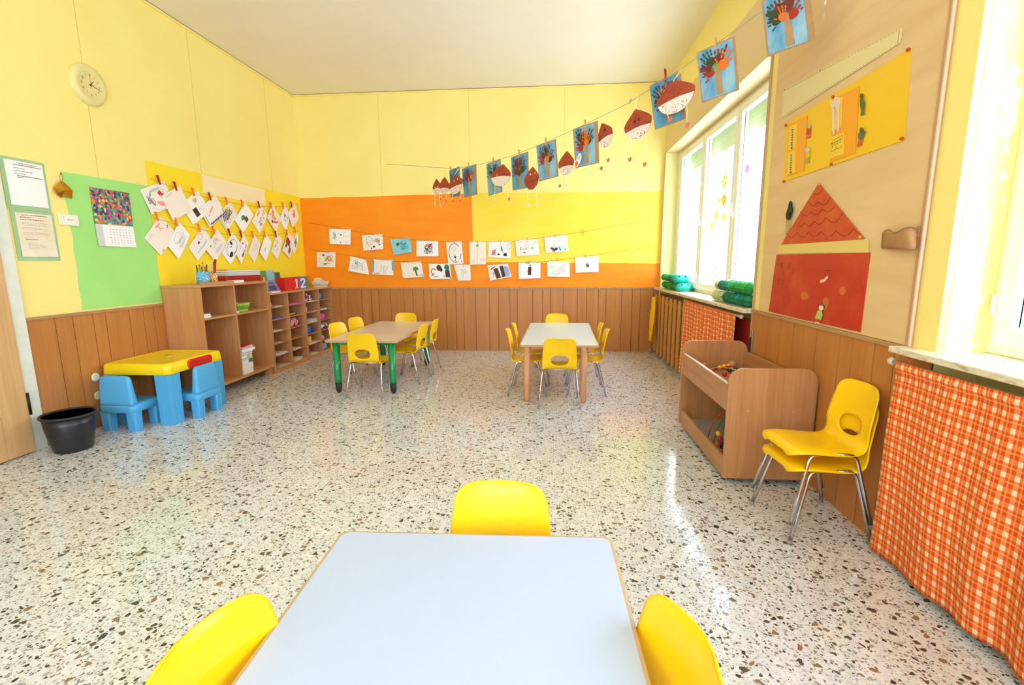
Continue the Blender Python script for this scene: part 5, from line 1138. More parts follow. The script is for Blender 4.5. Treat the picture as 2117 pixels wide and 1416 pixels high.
kid((226, 200, 60), (190, 170, 90), (214, 204, 190), circ(352, 960, 24, 28), [(332, 990), (372, 985), (374, 1030), (350, 1055), (330, 1040)], [(332, 1050), (368, 1050), (366, 1096), (348, 1100), (330, 1108)])
for px, py in ((124, 704), (100, 1290), (617, 405), (598, 1108), (1335, 842), (1402, -88)): G().tube([rb(*zC(px, py), .006), rb(*zC(px, py), .013)], .0085, M('pin_red', (200, 60, 20), .35), 12).build('push_pin', t)
# paper house: roof, band, red wall, chimney with smoke, figure
RDP = mottled('paint_red', (196, 52, 36), (214, 90, 48), 5, .45, 5, .45, .85); ROF = mottled('paint_roof', (204, 70, 44), (220, 110, 56), 4, .5, 4, .4, .8)
t = thing('paper_house', 'red painted paper house with a scalloped roof pinned on the plywood board', 'paper house', rb(1690, 640))
s = Sheet([rb(*zD(*p), .004) for p in ((205, 543), (850, 498), (500, 68), (494, 68))], NRX, .002); a, b, c = rb(*zD(205, 543), .004), rb(*zD(850, 498), .004), rb(*zD(497, 68), .004)
g = G().prism([a, b, c], Vector(NRX)*.003, ROF)
def sc(px0, px1, py0, py1, dip):
    pts = [rb(*zD(px0+(px1-px0)*i/8, py0+(py1-py0)*i/8+dip*math.sin(math.pi*i/8)), .0085) for i in range(9)]; g.tube(pts, .0012, C((120, 40, 30)), 4)
for row in (((455, 525, 150, 112, 22),), ((412, 488, 205, 212, 36), (488, 585, 212, 172, 42)), ((352, 434, 288, 290, 32), (434, 520, 290, 268, 34), (520, 622, 268, 240, 34)), ((316, 384, 375, 375, 30), (384, 460, 375, 362, 32), (460, 548, 362, 332, 38), (548, 684, 332, 290, 62)),
            ((240, 328, 455, 450, 36), (328, 415, 450, 445, 40), (415, 510, 445, 440, 38), (510, 628, 440, 432, 44), (628, 760, 432, 418, 52), (760, 830, 418, 466, 10))):
    for q in row: sc(*q)
g.build('roof', t)
G().prism([rb(*zD(*p), .003) for p in ((182, 610), (880, 604), (880, 500), (190, 545))], Vector(NRX)*.002, M('band_cream', (232, 206, 120), .5)).build('cream_band', t)
s = Sheet([rb(*zD(*p), .003) for p in ((108, 1058), (815, 1218), (893, 604), (168, 620))], NRX, .004).sheet(RDP, 8, .003)
def win(u, v, w_=.025, h_=.05):
    s.line((110, 20, 16), [(u, v), (u+w_, v), (u+w_, v-h_*1.5), (u, v-h_*1.5), (u, v)], .0035)
for u, v in ((.03, .91), (.09, .86), (.20, .85), (.265, .77), (.08, .58), (.14, .57)): win(u, v)
win(.64, .76, .045, .045); s.line((240, 190, 170), [(.60, .60), (.64, .62), (.67, .68)], .02)
for u, v, ru, rv in ((.82, .5, .03, .06), (.68, .30, .03, .09), (.45, .36, .05, .06)): s.blob((214, 106, 44), u, v, ru, rv)
s.build('front_wall', t)
G().prism([rb(*zD(*p), .003) for p in ((240, 470), (278, 415), (285, 332), (244, 338))], Vector(NRX)*.003, M('chimney_card', (196, 160, 110), .6)).build('chimney', t)
sm = G()
for px, py, rx, rz in ((266, 300, .028, .05), (258, 312, .022, .035), (274, 280, .024, .04), (276, 240, .010, .03)): sm.ball(rb(*zD(px, py), .018), (.014, rx, rz), M('smoke_black', (34, 34, 34), .5), 10)
sm.build('smoke_tuft', t)
f = G().prism([rb(*zD(*p), .012) for p in ((490, 1050), (518, 1050), (524, 1085), (510, 1130), (466, 1118), (478, 1080))], Vector(NRX)*.002, C((184, 204, 116))).build('paper_figure', t)
G().prism([rb(*zD(*p), .013) for p in circ(514, 1030, 17, 20)], Vector(NRX)*.002, C((240, 226, 200))).build('face', f); G().prism([rb(*zD(*p), .0125) for p in circ(518, 1018, 20, 22)], Vector(NRX)*.001, C((110, 90, 70))).build('hair', f)
G().prism([rb(*zD(*p), .013) for p in ((466, 1118), (510, 1130), (512, 1122), (468, 1108))], Vector(NRX)*.0015, C((230, 90, 40))).build('hem', f); G().prism([rb(*zD(*p), .012) for p in ((470, 1136), (500, 1142), (502, 1150), (466, 1144))], Vector(NRX)*.0015, C((232, 214, 200))).build('shoes', f)
for px, py, c_ in ((496, 80, (230, 150, 60)), (222, 524, (230, 120, 60)), (812, 484, (240, 170, 40)), (545, 498, (190, 80, 40))): G().tube([rb(*zD(px, py), .007), rb(*zD(px, py), .013)], .008, C(c_, .35), 10).build('push_pin', t)
# paper bag pocket
t = thing('paper_bag', 'crumpled brown paper pocket pinned on the plywood board beside the red house', 'paper bag', rb(1860, 495))
BAG = mottled('bag_brown', (186, 140, 96), (170, 120, 80), 10, .6); g = G(); vs = []; r = random.Random(4)
TOP = [(985, 462), (1010, 440), (1040, 435), (1070, 462), (1100, 455), (1150, 425), (1200, 415), (1240, 425), (1262, 440)]; BOT = [(975, 570), (1010, 572), (1060, 578), (1110, 580), (1150, 580), (1190, 580), (1230, 578), (1245, 574), (1252, 560)]
for i, ((a, b), (c, d)) in enumerate(zip(TOP, BOT)):
    bu = math.sin(math.pi*i/8)*.045+.012
    for q in range(6): v = q/5; vs.append(rb(*zD(a+(c-a)*v, b+(d-b)*v), bu*(1-.15*abs(v-.5))+r.uniform(-.004, .004)))
g.add(vs, [(i*6+j, i*6+j+1, (i+1)*6+j+1, (i+1)*6+j) for i in range(8) for j in range(5)], BAG, True); o = g.build('front', t); md = o.modifiers.new('t', 'SOLIDIFY'); md.thickness = .003
vs = [rb(*zD(a, b-12), .004) for a, b in TOP]+[rb(*zD(a, b), .002) for a, b in BOT[::-1]]; G().prism(vs, Vector(NRX)*.002, BAG).build('back', t)
G().prism([rb(*zD(*p), .012) for p in ((1236, 425), (1262, 398), (1275, 405), (1262, 520), (1250, 575), (1236, 560))], Vector(NRX)*.003, BAG).build('side_fold', t)
G().ball(rb(*zD(1243, 497), .02), .010, M('pin_red2', (206, 40, 36), .3), 10).build('push_pin', t)
for k, (px, py) in enumerate(((155, 38), (1055, 412), (1222, 630), (85, 980), (1115, 1197))):
    pass
# window pictures stuck on the far window
def sheer(c):
    k = 'sheer_%d_%d_%d' % c
    if k in _M: return _M[k]
    m = bpy.data.materials.new(k); m.use_nodes = True; t = m.node_tree; t.nodes.clear(); _M[k] = m
    o = t.nodes.new('ShaderNodeOutputMaterial'); x = t.nodes.new('ShaderNodeMixShader'); a = t.nodes.new('ShaderNodeBsdfTransparent'); b = t.nodes.new('ShaderNodeBsdfTranslucent')
    a.inputs[0].default_value = (*lin(c), 1); b.inputs[0].default_value = (*lin(c), 1); x.inputs[0].default_value = .82
    t.links.new(a.outputs[0], x.inputs[1]); t.links.new(b.outputs[0], x.inputs[2]); t.links.new(x.outputs[0], o.inputs[0]); return m
def sticker(px, py, rx, ry, c, label, kind=0):
    X = 1.888; d = at(px, py, 'x', X); m = sheer(c)
    sy, sz = (at(px-rx, py, 'x', X)-at(px+rx, py, 'x', X)).length/2, (at(px, py-ry, 'x', X)-at(px, py+ry, 'x', X)).length/2
    g = G().prism([(X, d.y+sy*math.cos(a*.5236)*(1+.1*math.sin(a*2.3)), d.z+sz*math.sin(a*.5236)) for a in range(12)], (-.002, 0, 0), m)
    for i in range(5): g.prism([(X-.0022, d.y+sy*.5*math.cos(i*1.25)+sy*.13*math.cos(a), d.z+sz*.5*math.sin(i*1.25)+sz*.13*math.sin(a)) for a in (0, 1.57, 3.14, 4.71)], (-.001, 0, 0), sheer(tuple(int(v_) for v_ in mix3(c, (200, 100, 80), .5))))
    return tag(g.build('window_sticker'), label, 'window sticker', 'paper shapes stuck on the far window')
for px, py, rx, ry, c, l in ((1498.5, 374.5, 6.5, 17, (240, 184, 130), 'tall pale orange oval, topmost of the shapes on the middle pane'), (1497, 413, 5, 13, (240, 160, 90), 'deep orange round shape under the topmost one on the window'), (1487, 414, 3.5, 5, (200, 190, 90), 'small olive shape touching the deep orange round one on the window'),
                           (1481, 446, 4.5, 10, (240, 176, 120), 'orange shape in the middle row on the window, next to a yellow one'), (1496, 449, 4, 8, (244, 196, 110), 'yellow orange flower shape on the window beside an orange one'), (1472, 466, 3.5, 9, (240, 190, 120), 'pale orange drop, lower than the others on the middle pane'),
                           (1493, 482, 2.5, 4.5, (240, 190, 160), 'tiny pink orange dot, lowest of the fruit shapes on the pane'), (1545, 349, 4.5, 9, (190, 150, 220), 'lilac butterfly shape on the pane beside the plywood board'), (1549, 331, 3.5, 7, (240, 180, 170), 'pale pink shape above the lilac one on the window'), (1549, 420, 4, 9, (226, 214, 160), 'faint yellow shape below the lilac one on the window'),
                           (1478, 563, 7, 22, (246, 200, 180), 'large pale pink leafy shape at the foot of the middle pane')):
    sticker(px, py, rx, ry, c, l)

# ------------------------------------------------------------------ contents of the open bookcase
def slab(name, label, cat, cx, cy, z, lx, ly, h, m, rz=0, group=None, edge=PAPERW, cover=.002):
    t = local(name, label, cat, (cx, cy, z), rz, group)
    G().box((-lx/2, -ly/2, 0), (lx/2, ly/2, cover), m).box((-lx/2, -ly/2, h-cover), (lx/2, ly/2, h), m).box((-lx/2, -ly/2, cover), (-lx/2+cover, ly/2, h-cover), m).build('cover', t)
    G().box((-lx/2+cover, -ly/2+.003, cover), (lx/2-.003, ly/2-.003, h-cover), edge).build('pages', t); return t
WB = M('book_white', (236, 236, 234), .5)
z = .868
for k, (x, y, h, lab) in enumerate(((-3.655, 4.755, .018, 'lower white booklet at the front of the upper door side compartment'), (-3.66, 4.757, .02, 'upper white booklet at the front of the upper door side compartment'))):
    slab('booklet', lab, 'booklet', x, y, z, .10, .13, h, WB, .1*k, 'white booklets in the bookcase'); z += h+.001
z = .868
for k, h in enumerate((.05, .03, .028)):
    slab('booklet', ['thick white booklet at the bottom of the rear pile in the bookcase', 'grey white booklet in the middle of the rear pile in the bookcase', 'white booklet on top of the rear pile in the bookcase'][k], 'booklet', -3.80, 4.765, z, .12, .15, h, [WB, M('book_grey', (206, 208, 206), .5), WB][k], -.05*k, 'white booklets in the bookcase'); z += h+.001
def basket(name, label, cx, cy, z, lx, ly, h, m, slots=8):
    t = local(name, label, 'basket', (cx, cy, z)); g = G(); k = .82; th = .004
    def R(s, zz, i=0): return [(x, y, zz) for x, y in rrect(-lx/2*s+i, -ly/2*s+i, lx/2*s-i, ly/2*s-i, .015)]
    loft(g, [R(k, 0), R(k, .012), R(k+.03, .022)], m, False, (True, False)); loft(g, [R(.97, h-.022), R(1, h), R(1.03, h), R(1.03, h-.006)], m, False, (False, False)); loft(g, [R(k, .012, th), R(k, .004, th)], m, False, (False, True))
    g.build('body', t)
    a = R(k+.03, .022); b = R(.97, h-.022); g = G()
    for (x0_, y0_, x1_, y1_) in ((-1, -1, 1, -1), (1, -1, 1, 1), (1, 1, -1, 1), (-1, 1, -1, -1)):
        L_ = ly if x0_ == x1_ else lx; n = max(4, int(L_/.018))
        for i in range(n+1):
            q = i/n*1.84-.92; p = (x0_+(x1_-x0_)*(q+1)/2, y0_+(y1_-y0_)*(q+1)/2)
            g.tube([(p[0]*lx/2*(k+.03), p[1]*ly/2*(k+.03), .02), (p[0]*lx/2*.97, p[1]*ly/2*.97, h-.02)], .0028, m, 4)
    g.build('side_bars', t); return t
basket('plastic_basket', 'small lime green slotted plastic basket in the upper compartment', -3.74, 5.46, .8675, .17, .24, .095, M('basket_lime', (170, 214, 86), .35))
tag(G().box((-3.64, 5.235, .8675), (-3.60, 5.275, .885), WB).build('eraser', bevel=.003), 'tiny white eraser in front of the lime green basket', 'eraser')
pile = [(.27, .21, .062, (238, 236, 232), 'thick white book at the very bottom of the pile'), (.27, .215, .058, (240, 238, 236), 'second thick white book from the bottom of the pile'), (.26, .20, .05, (60, 130, 120), 'white book with a teal corner in the lower half of the pile'),
        (.28, .22, .012, (130, 190, 110), 'thin green patterned magazine in the pile'), (.27, .20, .04, (150, 196, 224), 'light blue folder with a yellow shape in the pile'), (.26, .21, .022, (90, 120, 190), 'blue and white patterned magazine in the pile'),
        (.27, .22, .016, (60, 110, 190), 'dark blue booklet under the white folder in the pile'), (.29, .24, .03, (226, 236, 244), 'white folder sticking out of the pile'), (.27, .22, .018, (224, 60, 60), 'red magazine under the topmost one in the pile'), (.26, .21, .012, (206, 40, 50), 'red magazine on the very top of the pile')]
z = .1305; r = random.Random(3)
for k, (lx, ly, h, c, lab) in enumerate(pile):
    yc = 5.36+r.uniform(-.008, .012)+(.03 if k in (7, 8, 9) else 0); rz = r.uniform(-.05, .05)+(.12 if k > 7 else 0)
    t = slab('book', lab, 'book', -3.75, yc, z, lx, ly, h, WB if k in (0, 1, 2, 7) else C(c, .4), rz, 'pile of books and magazines in the lower compartment')
    if k == 2: G().box((lx/2-.001, ly/2-.07, .004), (lx/2+.001, ly/2, h-.004), C(c, .4)).build('spine_label', t)
    if k == 4: G().prism([(lx/2, ly/2-.07+.035*math.cos(a), (.019+.016*math.sin(a))) for a in [i*.5236 for i in range(12)]], (.003, 0, 0), C((250, 190, 20))).build('yellow_shape', t)
    if k in (5, 8): G().prism([(lx/2, -.05, .004), (lx/2, .05, .004), (lx/2, .04, h-.004), (lx/2, -.04, h-.004)], (.0015, 0, 0), WB).build('title_panel', t)
    z += h+.001
# on top of the bookcase
TZ = 1.2125
def ytop(px, py, X=-3.80): return at(px, py, 'x', X).y
def cup(label, y, x, r, h, m, items, wrap=None):
    t = thing('pencil_cup', label, 'pencil cup', (x, y, TZ))
    G().lathe([(0, TZ), (r, TZ), (r, TZ+h), (r-.003, TZ+h), (r-.003, TZ+.004), (0, TZ+.004)], (x, y, 0), m, 28).build('cup', t); return t
CB = mottled('cup_blue', (96, 176, 220), (236, 226, 214), 60, .3, 2, .55, .66); CF = mottled('cup_floral', (240, 210, 120), (206, 90, 80), 50, .4, 2, .5, .6)
yA, yB = ytop(420, 578, -3.72), ytop(441, 577, -3.72)
cup('light blue flowered tin cup full of pens on the tall bookcase', yA, -3.72, .062, .135, CB, None)
cup('pale flowered cup holding scissors, beside the light blue pen cup', yB+.01, -3.73, .045, .115, CF, None)
def pen(label, x, y, dx, dy, l, c, rr=.004, name='pen'):
    b = Vector((x, y, TZ+.008)); d = Vector((dx, dy, 1)).normalized(); t = thing(name, label, name, b, 0, 'pens in the cups on the bookcase')
    G().tube([b, b+d*l], rr, C(c, .35), 8).build('barrel', t); G().tube([b+d*l, b+d*(l+.012)], [rr*1.15, rr*.7], C(tuple(int(v*.6) for v in c), .35), 8).build('cap', t)
for k, (ox, oy, l, c, lab) in enumerate(((-.02, -.045, .185, (40, 34, 30), 'black pen at the door side of the light blue cup'), (.0, -.03, .19, (60, 150, 60), 'green pen in the light blue cup'), (.02, -.008, .215, (240, 150, 110), 'salmon pen standing tallest in the light blue cup'), (-.01, .01, .165, (60, 110, 60), 'dark green pen in the light blue cup'),
                              (.02, .02, .17, (120, 80, 50), 'brown pencil in the light blue cup'), (-.02, .035, .185, (40, 40, 100), 'navy pen in the light blue cup'), (.02, .045, .19, (36, 34, 60), 'blue black marker at the edge of the light blue cup'))):
    pen(lab, -3.72+ox*.8, yA+oy*.8, ox*1.2, oy*1.5, l, c, .0055)
for k, (ox, oy, c, lab) in enumerate(((.0, .0, (180, 20, 24), 'red handled marker sticking high out of the pale flowered cup'), (.015, -.015, (160, 16, 30), 'dark red marker beside the taller red one in the pale flowered cup'))):
    pen(lab, -3.72+ox, yB+.01+oy, .05, .16-.1*k, .25-.03*k, c, .011, 'marker')
t = thing('scissors', 'metal scissors with pale handles standing in the pale flowered cup', 'scissors', (-3.745, yB+.03, TZ+.01))
for s_ in (-1, 1):
    g = G().tube([(-3.745, yB+.02, TZ+.01), (-3.745, yB+.02+s_*.004, TZ+.14)], .0035, MET, 6); g.build('blade', t)
    a = Vector((-3.745, yB+.02+s_*.022, TZ+.19)); G().tube([a+Vector((0, .016*math.cos(q*.524), .026*math.sin(q*.524))) for q in range(12)], .003, M('scissor_handle', (226, 220, 196), .4), 6, closed=True).build('handle', t)
yN0, yN1 = ytop(428, 583, -3.62), ytop(481, 580, -3.62)
slab('notebook', 'spiral notebook with a brown cover lying at the front edge of the bookcase top', 'notebook', -3.66, (yN0+yN1)/2, TZ, .10, yN1-yN0, .022, M('cover_brown', (196, 150, 100), .5), 0, edge=M('spiral_pages', (206, 160, 110), .6), cover=.008)
slab('paper_pad', 'white paper pad beside the spiral notebook on the bookcase top', 'paper pad', -3.655, yN1+.10, TZ, .10, .17, .026, WB, 0)
yR0, yR1 = ytop(449, 578, -3.85), ytop(528, 574, -3.85)
t = thing('letter_tray', 'dark red plastic letter tray under a pile of magazines on the bookcase', 'tray', (-3.85, (yR0+yR1)/2, TZ)); RT = M('tray_red', (160, 16, 20), .3)
G().box((-3.96, yR0, TZ), (-3.74, yR1-.06, TZ+.008), RT).box((-3.96, yR0, TZ+.008), (-3.952, yR1-.06, TZ+.072), RT).box((-3.748, yR0, TZ+.008), (-3.74, yR1-.06, TZ+.072), RT).box((-3.952, yR0, TZ+.008), (-3.748, yR0+.008, TZ+.072), RT).box((-3.952, yR0+.008, TZ+.066), (-3.748, yR1-.06, TZ+.072), RT).build('tray_body', t, bevel=.002)
tag(G().prism([(-3.96, yR1-.05, TZ), (-3.96, yR1+.03, TZ), (-3.96, yR1+.03, TZ+.03), (-3.96, yR1-.05, TZ+.072)], (.2, 0, 0), M('folder_red', (220, 40, 24), .35)).build('folder', bevel=.003), 'bright red sloping folder at the end of the letter tray', 'folder')
z = TZ+.0735; r = random.Random(9)
for k, (h, c, nm) in enumerate((( .010, (200, 60, 50), 'red edged'), (.008, (214, 206, 190), 'cream'), (.010, (150, 160, 120), 'olive'), (.012, (206, 206, 214), 'pale grey'), (.008, (120, 124, 140), 'slate grey'), (.012, (216, 216, 224), 'light grey'))):
    slab('magazine', nm+' magazine in the pile on the letter tray, '+['lowest', 'second', 'third', 'fourth', 'fifth', 'topmost'][k]+' of six', 'magazine', -3.845+r.uniform(-.01, .01), (yR0+yR1)/2-.02+r.uniform(0, .03), z, .21, (yR1-yR0)*.86, h, C(c, .4), r.uniform(-.04, .04), 'pile of magazines on the letter tray'); z += h+.0005
tag(G().box((-3.88, yR0+.04, z+.0005), (-3.80, yR0+.12, z+.012), C((240, 110, 60), .4)).build('note_pad', bevel=.002), 'small orange note pad on top of the magazine pile', 'note pad')

# ------------------------------------------------------------------ on top of the pigeonhole cabinets
PZ = 1.0505
def standbook(label, px0, px1, X, h, m, tilt=.12, th=.012, art=None):
    y0_, y1_ = at(px0, 590, 'x', X).y, at(px1, 590, 'x', X).y
    t = local('picture_book', label, 'book', (X, (y0_+y1_)/2, PZ), 0, 'picture books standing on the pigeonhole cabinets'); w_ = y1_-y0_; R = Matrix.Rotation(-tilt, 3, 'Y')
    G().box((0, -w_/2, 0), (th, w_/2, h), m, R, (0, 0, 0)).build('cover', t, bevel=.001)
    if art:
        for (a0, a1, b0, b1, c) in art: G().box((th, -w_/2+w_*a0, h*b0), (th+.0012, -w_/2+w_*a1, h*b1), C(c, .4), R, (0, 0, 0)).build('cover_picture', t)
    return t
GB = M('book_green', (90, 150, 50), .4)
standbook('green picture book with a pale flower at the open bookcase end', 541, 553, -3.94, .275, GB, .1, .012, [(.3, .7, .4, .7, (200, 206, 120))])
standbook('picture book with a light blue sky cover standing open', 554.5, 570, -3.93, .285, M('book_sky', (150, 196, 226), .4), .1, .014, [(.05, .95, .02, .3, (110, 170, 80)), (.1, .9, .3, .55, (206, 226, 230))])
standbook('green and blue picture book behind the purple one', 571, 582, -3.92, .255, GB, .1, .012, [(.1, .9, .55, .95, (60, 90, 70)), (.3, .8, .25, .5, (120, 160, 60))])
standbook('leaning purple picture book with a dark blue figure on its cover', 556, 578, -3.74, .17, M('book_purple', (128, 124, 180), .4), .5, .012, [(.1, .75, .1, .5, (40, 60, 120)), (.3, .7, .62, .8, (90, 84, 140))])
slab('picture_book', 'picture book lying flat in front of the standing ones', 'book', -3.66, at(562, 600, 'x', -3.66).y, PZ, .11, .22, .014, C((220, 224, 230), .4), .05, 'picture books standing on the pigeonhole cabinets')
def nbox(label, y0_, y1_, x0_, x1_, h, mf, digit, ms=None):
    t = thing('storage_box', label, 'box', ((x0_+x1_)/2, (y0_+y1_)/2, PZ), 0, 'numbered storage boxes'); th = .006
    g = G().box((x1_-th, y0_, PZ), (x1_, y1_, PZ+h), mf); g.build('front', t)
    g = G().box((x0_, y0_, PZ), (x1_-th, y0_+th, PZ+h), ms or mf).box((x0_, y1_-th, PZ), (x1_-th, y1_, PZ+h), ms or mf).box((x0_, y0_+th, PZ), (x0_+th, y1_-th, PZ+h), ms or mf).box((x0_+th, y0_+th, PZ), (x1_-th, y1_-th, PZ+.006), ms or mf); g.build('sides', t)
    g = G(); c = [x1_+.0008, y1_-(y1_-y0_)*(.18 if digit == '1' else .5), PZ+h*.48]; H_ = h*.8
    W = M('number_white', (246, 244, 240), .4); w_ = .035 if digit == '1' else .075
    def q(pts): g.prism([(c[0], c[1]+a*w_*(1.3 if digit == '1' else 1), c[2]+b*H_/2) for a, b in pts], (.001, 0, 0), W)
    if digit == '1': q([(-.35, -1), (.45, -1), (.45, 1), (-.1, 1), (-1, .72), (-1, .5), (-.35, .62)]); q([(-1, -1), (1, -1), (1, -.8), (-1, -.8)])
    else:
        L_ = [(-1, .45), (-.8, .85), (-.2, 1), (.4, .95), (.9, .65), (.9, .25), (.5, -.1), (-.25, -.68), (1, -.68), (1, -1), (-1, -1), (-1, -.75), (.1, .1), (.35, .35), (.3, .6), (0, .72), (-.35, .66), (-.5, .4)]; q(L_)
    g.build('numeral', t); return t
y1a, y1b, y2b = at(589, 590, 'x', -3.70).y, at(619, 590, 'x', -3.70).y, at(634, 590, 'x', -3.70).y
nbox('red storage box with a big white 1 on the pigeonhole cabinet', y1a, y1b-.004, -3.82, -3.70, .175, M('box_red', (214, 30, 36), .4), '1')
nbox('blue storage box with a big white 2 beside the red one', y1b+.004, y2b, -3.82, -3.70, .180, M('box_blue', (84, 120, 176), .4), '2')
t = thing('storage_box', 'plain green storage box between the number 2 box and the white basket', 'box', (-3.79, y2b+.07, PZ)); GBX = M('box_green', (90, 150, 70), .4)
loft(G(), [[(x, y, PZ+z) for x, y in rrect(-3.85, y2b+.006, -3.71, y2b+.12, .04)] for z in (.0005, .175)], GBX, False, (True, False)).build('body', t); loft(G(), [[(x, y, PZ+z) for x, y in rrect(-3.845, y2b+.011, -3.715, y2b+.115, .036)] for z in (.175, .12)], BLACKR, False, (False, True)).build('lining', t)
yb_ = at(658, 588, 'x', -3.72).y
basket('plastic_basket', 'white slotted plastic basket in the room corner on the pigeonhole cabinet', -3.70, min(yb_+.03, 7.50), PZ, .18, .24, .09, M('basket_white', (240, 226, 206), .4))
for k, (dy, c, lab) in enumerate(((-.04, (240, 224, 196), 'cream paper slip sticking out of the white basket'), (.03, (244, 214, 180), 'peach folded paper in the white basket'))):
    tag(G().box((-3.76, min(yb_+.03, 7.50)+dy-.05, PZ+.03), (-3.66, min(yb_+.03, 7.50)+dy+.04, PZ+.115+.02*(1-k)), C(c), Matrix.Rotation(.3-.5*k, 3, 'X')).build('folded_paper'), lab, 'paper')

# ------------------------------------------------------------------ things in the pigeonholes
COLY = {'A': (5.892, 6.297), 'B': (6.317, 6.722), 'C': (6.770, 7.185), 'D': (7.205, 7.620)}; ROWZ = [.8622, .7022, .5422, .3822, .2222, .0602]
ROWN = ['top', 'second', 'third', 'fourth', 'fifth', 'bottom']; COLN = {'A': 'the column next to the open bookcase', 'B': 'the second column', 'C': 'the third column', 'D': 'the corner column'}
GP = 'things in the pigeonholes'
def where(c, r_): return 'in the %s pigeonhole of %s' % (ROWN[r_], COLN[c])
def ppile(c, r_, what, col, n=4, x=-3.70, w_=.20, dy=.15, seed=0):
    r = random.Random(seed+r_*7+ord(c)); ya = COLY[c][0]+dy; z = ROWZ[r_]+.0005; g = G()
    for i in range(n):
        R = Matrix.Rotation(r.uniform(-.15, .15), 3, 'Z'); g.box((x-.10, ya-w_/2, z+.004*i), (x+.10, ya+w_/2, z+.004*i+.003), C(tuple(max(0, min(255, v+r.randint(-14, 8))) for v in col)), R)
    tag(g.build('paper_stack'), what+' '+where(c, r_), 'papers', GP)
def pouch(c, r_, what, ma, sz=(.09, .16, .05), dy=.12, x=-3.69, mb=None):
    ya = COLY[c][0]+dy; z = ROWZ[r_]+sz[2]*1.0; t = thing('pencil_case', what+' '+where(c, r_), 'pencil case', (x, ya, ROWZ[r_]), 0, GP)
    def R(zz, k): return [(x+a, ya+b, zz) for a, b in rrect(-sz[0]*k, -sz[1]*.5*k, sz[0]*k, sz[1]*.5*k, min(sz[0], sz[1]*.5)*k*.6)]
    h = sz[2]*2; z0 = ROWZ[r_]+.0005; loft(G(), [R(z0, .75), R(z0+h*.15, .95), R(z0+h*.5, 1), R(z0+h*.85, .9), R(z0+h, .6)], ma).build('body', t)
    G().tube([(x+sz[0]*.93, ya-sz[1]*.4, z0+h*.72), (x+sz[0]*.93, ya+sz[1]*.4, z0+h*.72)], .003, mb or MET, 6).build('zip', t); return t
def vor(name, cols, sc):
    m = M(name, cols[0], .6); q = NT(m); v = q.n('ShaderNodeTexVoronoi', i_Scale=float(sc)); q.l(q.coord((1, 1, 1)), v.inputs['Vector']); sp = q.n('ShaderNodeSeparateColor'); q.l(v.outputs['Color'], sp.inputs[0])
    q.l(q.ramp(sp.outputs[0], [(i/len(cols), c) for i, c in enumerate(cols)], 'CONSTANT'), q.b.inputs['Base Color']); return m
FLO = vor('fabric_pink_flowers', [(236, 110, 160), (60, 44, 50), (236, 130, 170), (200, 180, 90), (90, 60, 70)], 34); PLA = vor('fabric_red_navy', [(180, 30, 40), (40, 44, 90), (226, 220, 220), (160, 26, 40), (30, 34, 60)], 40); BWP = vor('fabric_black_white', [(40, 44, 60), (230, 230, 234), (50, 60, 90), (220, 220, 226), (120, 60, 60)], 44)
pouch('A', 0, 'small pink pouch', M('pouch_pink', (240, 110, 150), .6), (.04, .07, .032), .06, -3.66); ppile('A', 0, 'grey and white papers', (206, 206, 200), 3, -3.70, .18, .20)
ppile('A', 1, 'blue violet folders', (104, 104, 190), 4, -3.70, .24, .17); ppile('A', 2, 'white papers', (226, 220, 214), 3, -3.71, .20, .15); ppile('A', 3, 'pale papers', (206, 190, 170), 2, -3.72, .20, .15); ppile('A', 4, 'white papers', (232, 228, 224), 6, -3.69, .24, .19); ppile('A', 5, 'white sheets', (220, 214, 206), 2, -3.68, .24, .22)
tag(G().box((-3.82, 5.90, ROWZ[5]+.001), (-3.70, 5.99, ROWZ[5]+.135), M('box_dark_green', (10, 96, 70), .5)).build('small_box', bevel=.004), 'dark green box '+where('A', 5), 'box', GP)
ppile('B', 0, 'bright pink folder and papers', (244, 84, 160), 4, -3.69, .27, .19)
t = thing('pencil_case', 'black and yellow wedge pencil case '+where('B', 1), 'pencil case', (-3.70, 6.43, ROWZ[1]), 0, GP)
G().prism([(-3.78, 6.33, ROWZ[1]+.001), (-3.78, 6.62, ROWZ[1]+.001), (-3.78, 6.62, ROWZ[1]+.035), (-3.78, 6.33, ROWZ[1]+.10)], (.13, 0, 0), BLACKR).build('body', t, bevel=.004); G().box((-3.649, 6.34, ROWZ[1]+.012), (-3.645, 6.58, ROWZ[1]+.034), M('stripe_yellow', (190, 160, 60), .5)).build('yellow_band', t)
pouch('B', 2, 'round pink flowered pencil case', FLO, (.075, .27, .062), .175, -3.68); ppile('B', 4, 'loose white papers', (236, 232, 230), 4, -3.69, .20, .14); ppile('B', 5, 'loose white sheets', (236, 234, 232), 9, -3.69, .22, .16)
pouch('C', 0, 'red and navy patterned bag', PLA, (.08, .25, .062), .16, -3.68); ppile('C', 0, 'white papers sticking out', (240, 238, 236), 0 or 1, -3.655, .34, .20, 3)
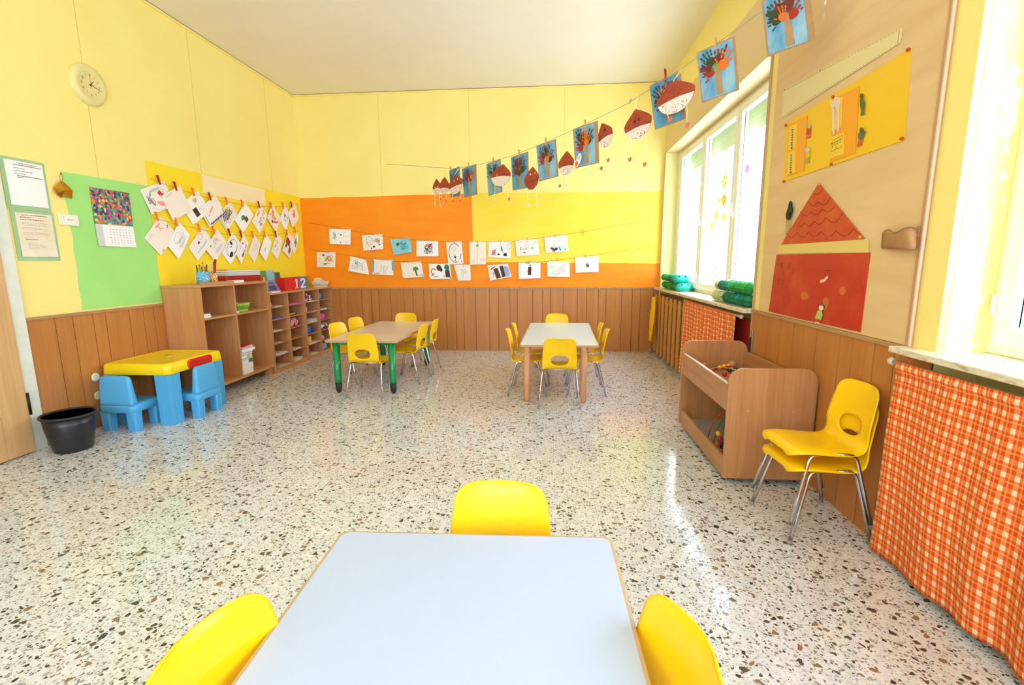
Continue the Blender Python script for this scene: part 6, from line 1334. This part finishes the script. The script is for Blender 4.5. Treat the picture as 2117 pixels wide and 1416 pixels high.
t = thing('round_box', 'round pink box '+where('C', 1), 'box', (-3.67, 6.85, ROWZ[1]), 0, GP); G().lathe([(0, ROWZ[1]+.001), (.05, ROWZ[1]+.001), (.05, ROWZ[1]+.055)], (-3.67, 6.85, 0), M('box_pink', (230, 140, 196), .5), 24).build('body', t); G().lathe([(.053, ROWZ[1]+.05), (.053, ROWZ[1]+.085), (.0, ROWZ[1]+.088)], (-3.67, 6.85, 0), M('lid_pink', (236, 160, 206), .5), 24).build('lid', t)
ppile('C', 1, 'lilac white papers', (226, 210, 224), 2, -3.68, .14, .26); ppile('C', 2, 'crumpled newspaper pile', (216, 210, 200), 13, -3.69, .27, .19)
pouch('C', 3, 'blue cloth bag', M('cloth_blue', (56, 96, 190), .7), (.06, .16, .058), .10, -3.67); pouch('C', 3, 'small navy pouch', M('cloth_navy', (36, 60, 130), .7), (.045, .09, .035), .25, -3.66)
tag(G().box((-3.74, 6.79, ROWZ[4]+.02), (-3.63, 6.95, ROWZ[4]+.115), M('box_yellow', (226, 196, 60), .5)).build('small_box', bevel=.006), 'yellow box '+where('C', 4), 'box', GP); ppile('C', 4, 'pink white striped pad under the yellow box', (240, 214, 220), 4, -3.69, .34, .20); ppile('C', 5, 'white papers', (226, 224, 222), 3, -3.69, .24, .18)
pouch('D', 0, 'blue pouch with a pink top', M('pouch_blue', (84, 130, 210), .6), (.06, .12, .055), .09, -3.67); ppile('D', 1, 'pale grey notebook', (214, 216, 222), 5, -3.67, .18, .12); pouch('D', 2, 'magenta pouch with a blue flap', M('pouch_magenta', (236, 80, 170), .6), (.07, .17, .05), .12, -3.67)
pouch('D', 3, 'black and white patterned bag', BWP, (.08, .24, .052), .16, -3.68); pouch('D', 4, 'small lilac pouch', M('pouch_lilac', (206, 190, 226), .6), (.05, .12, .034), .09, -3.66); pouch('D', 5, 'grey blue bag', M('bag_grey_blue', (150, 170, 190), .7), (.07, .17, .05), .12, -3.67)
for o in bpy.data.objects:
    if '_local' in o.keys(): del o['_local']
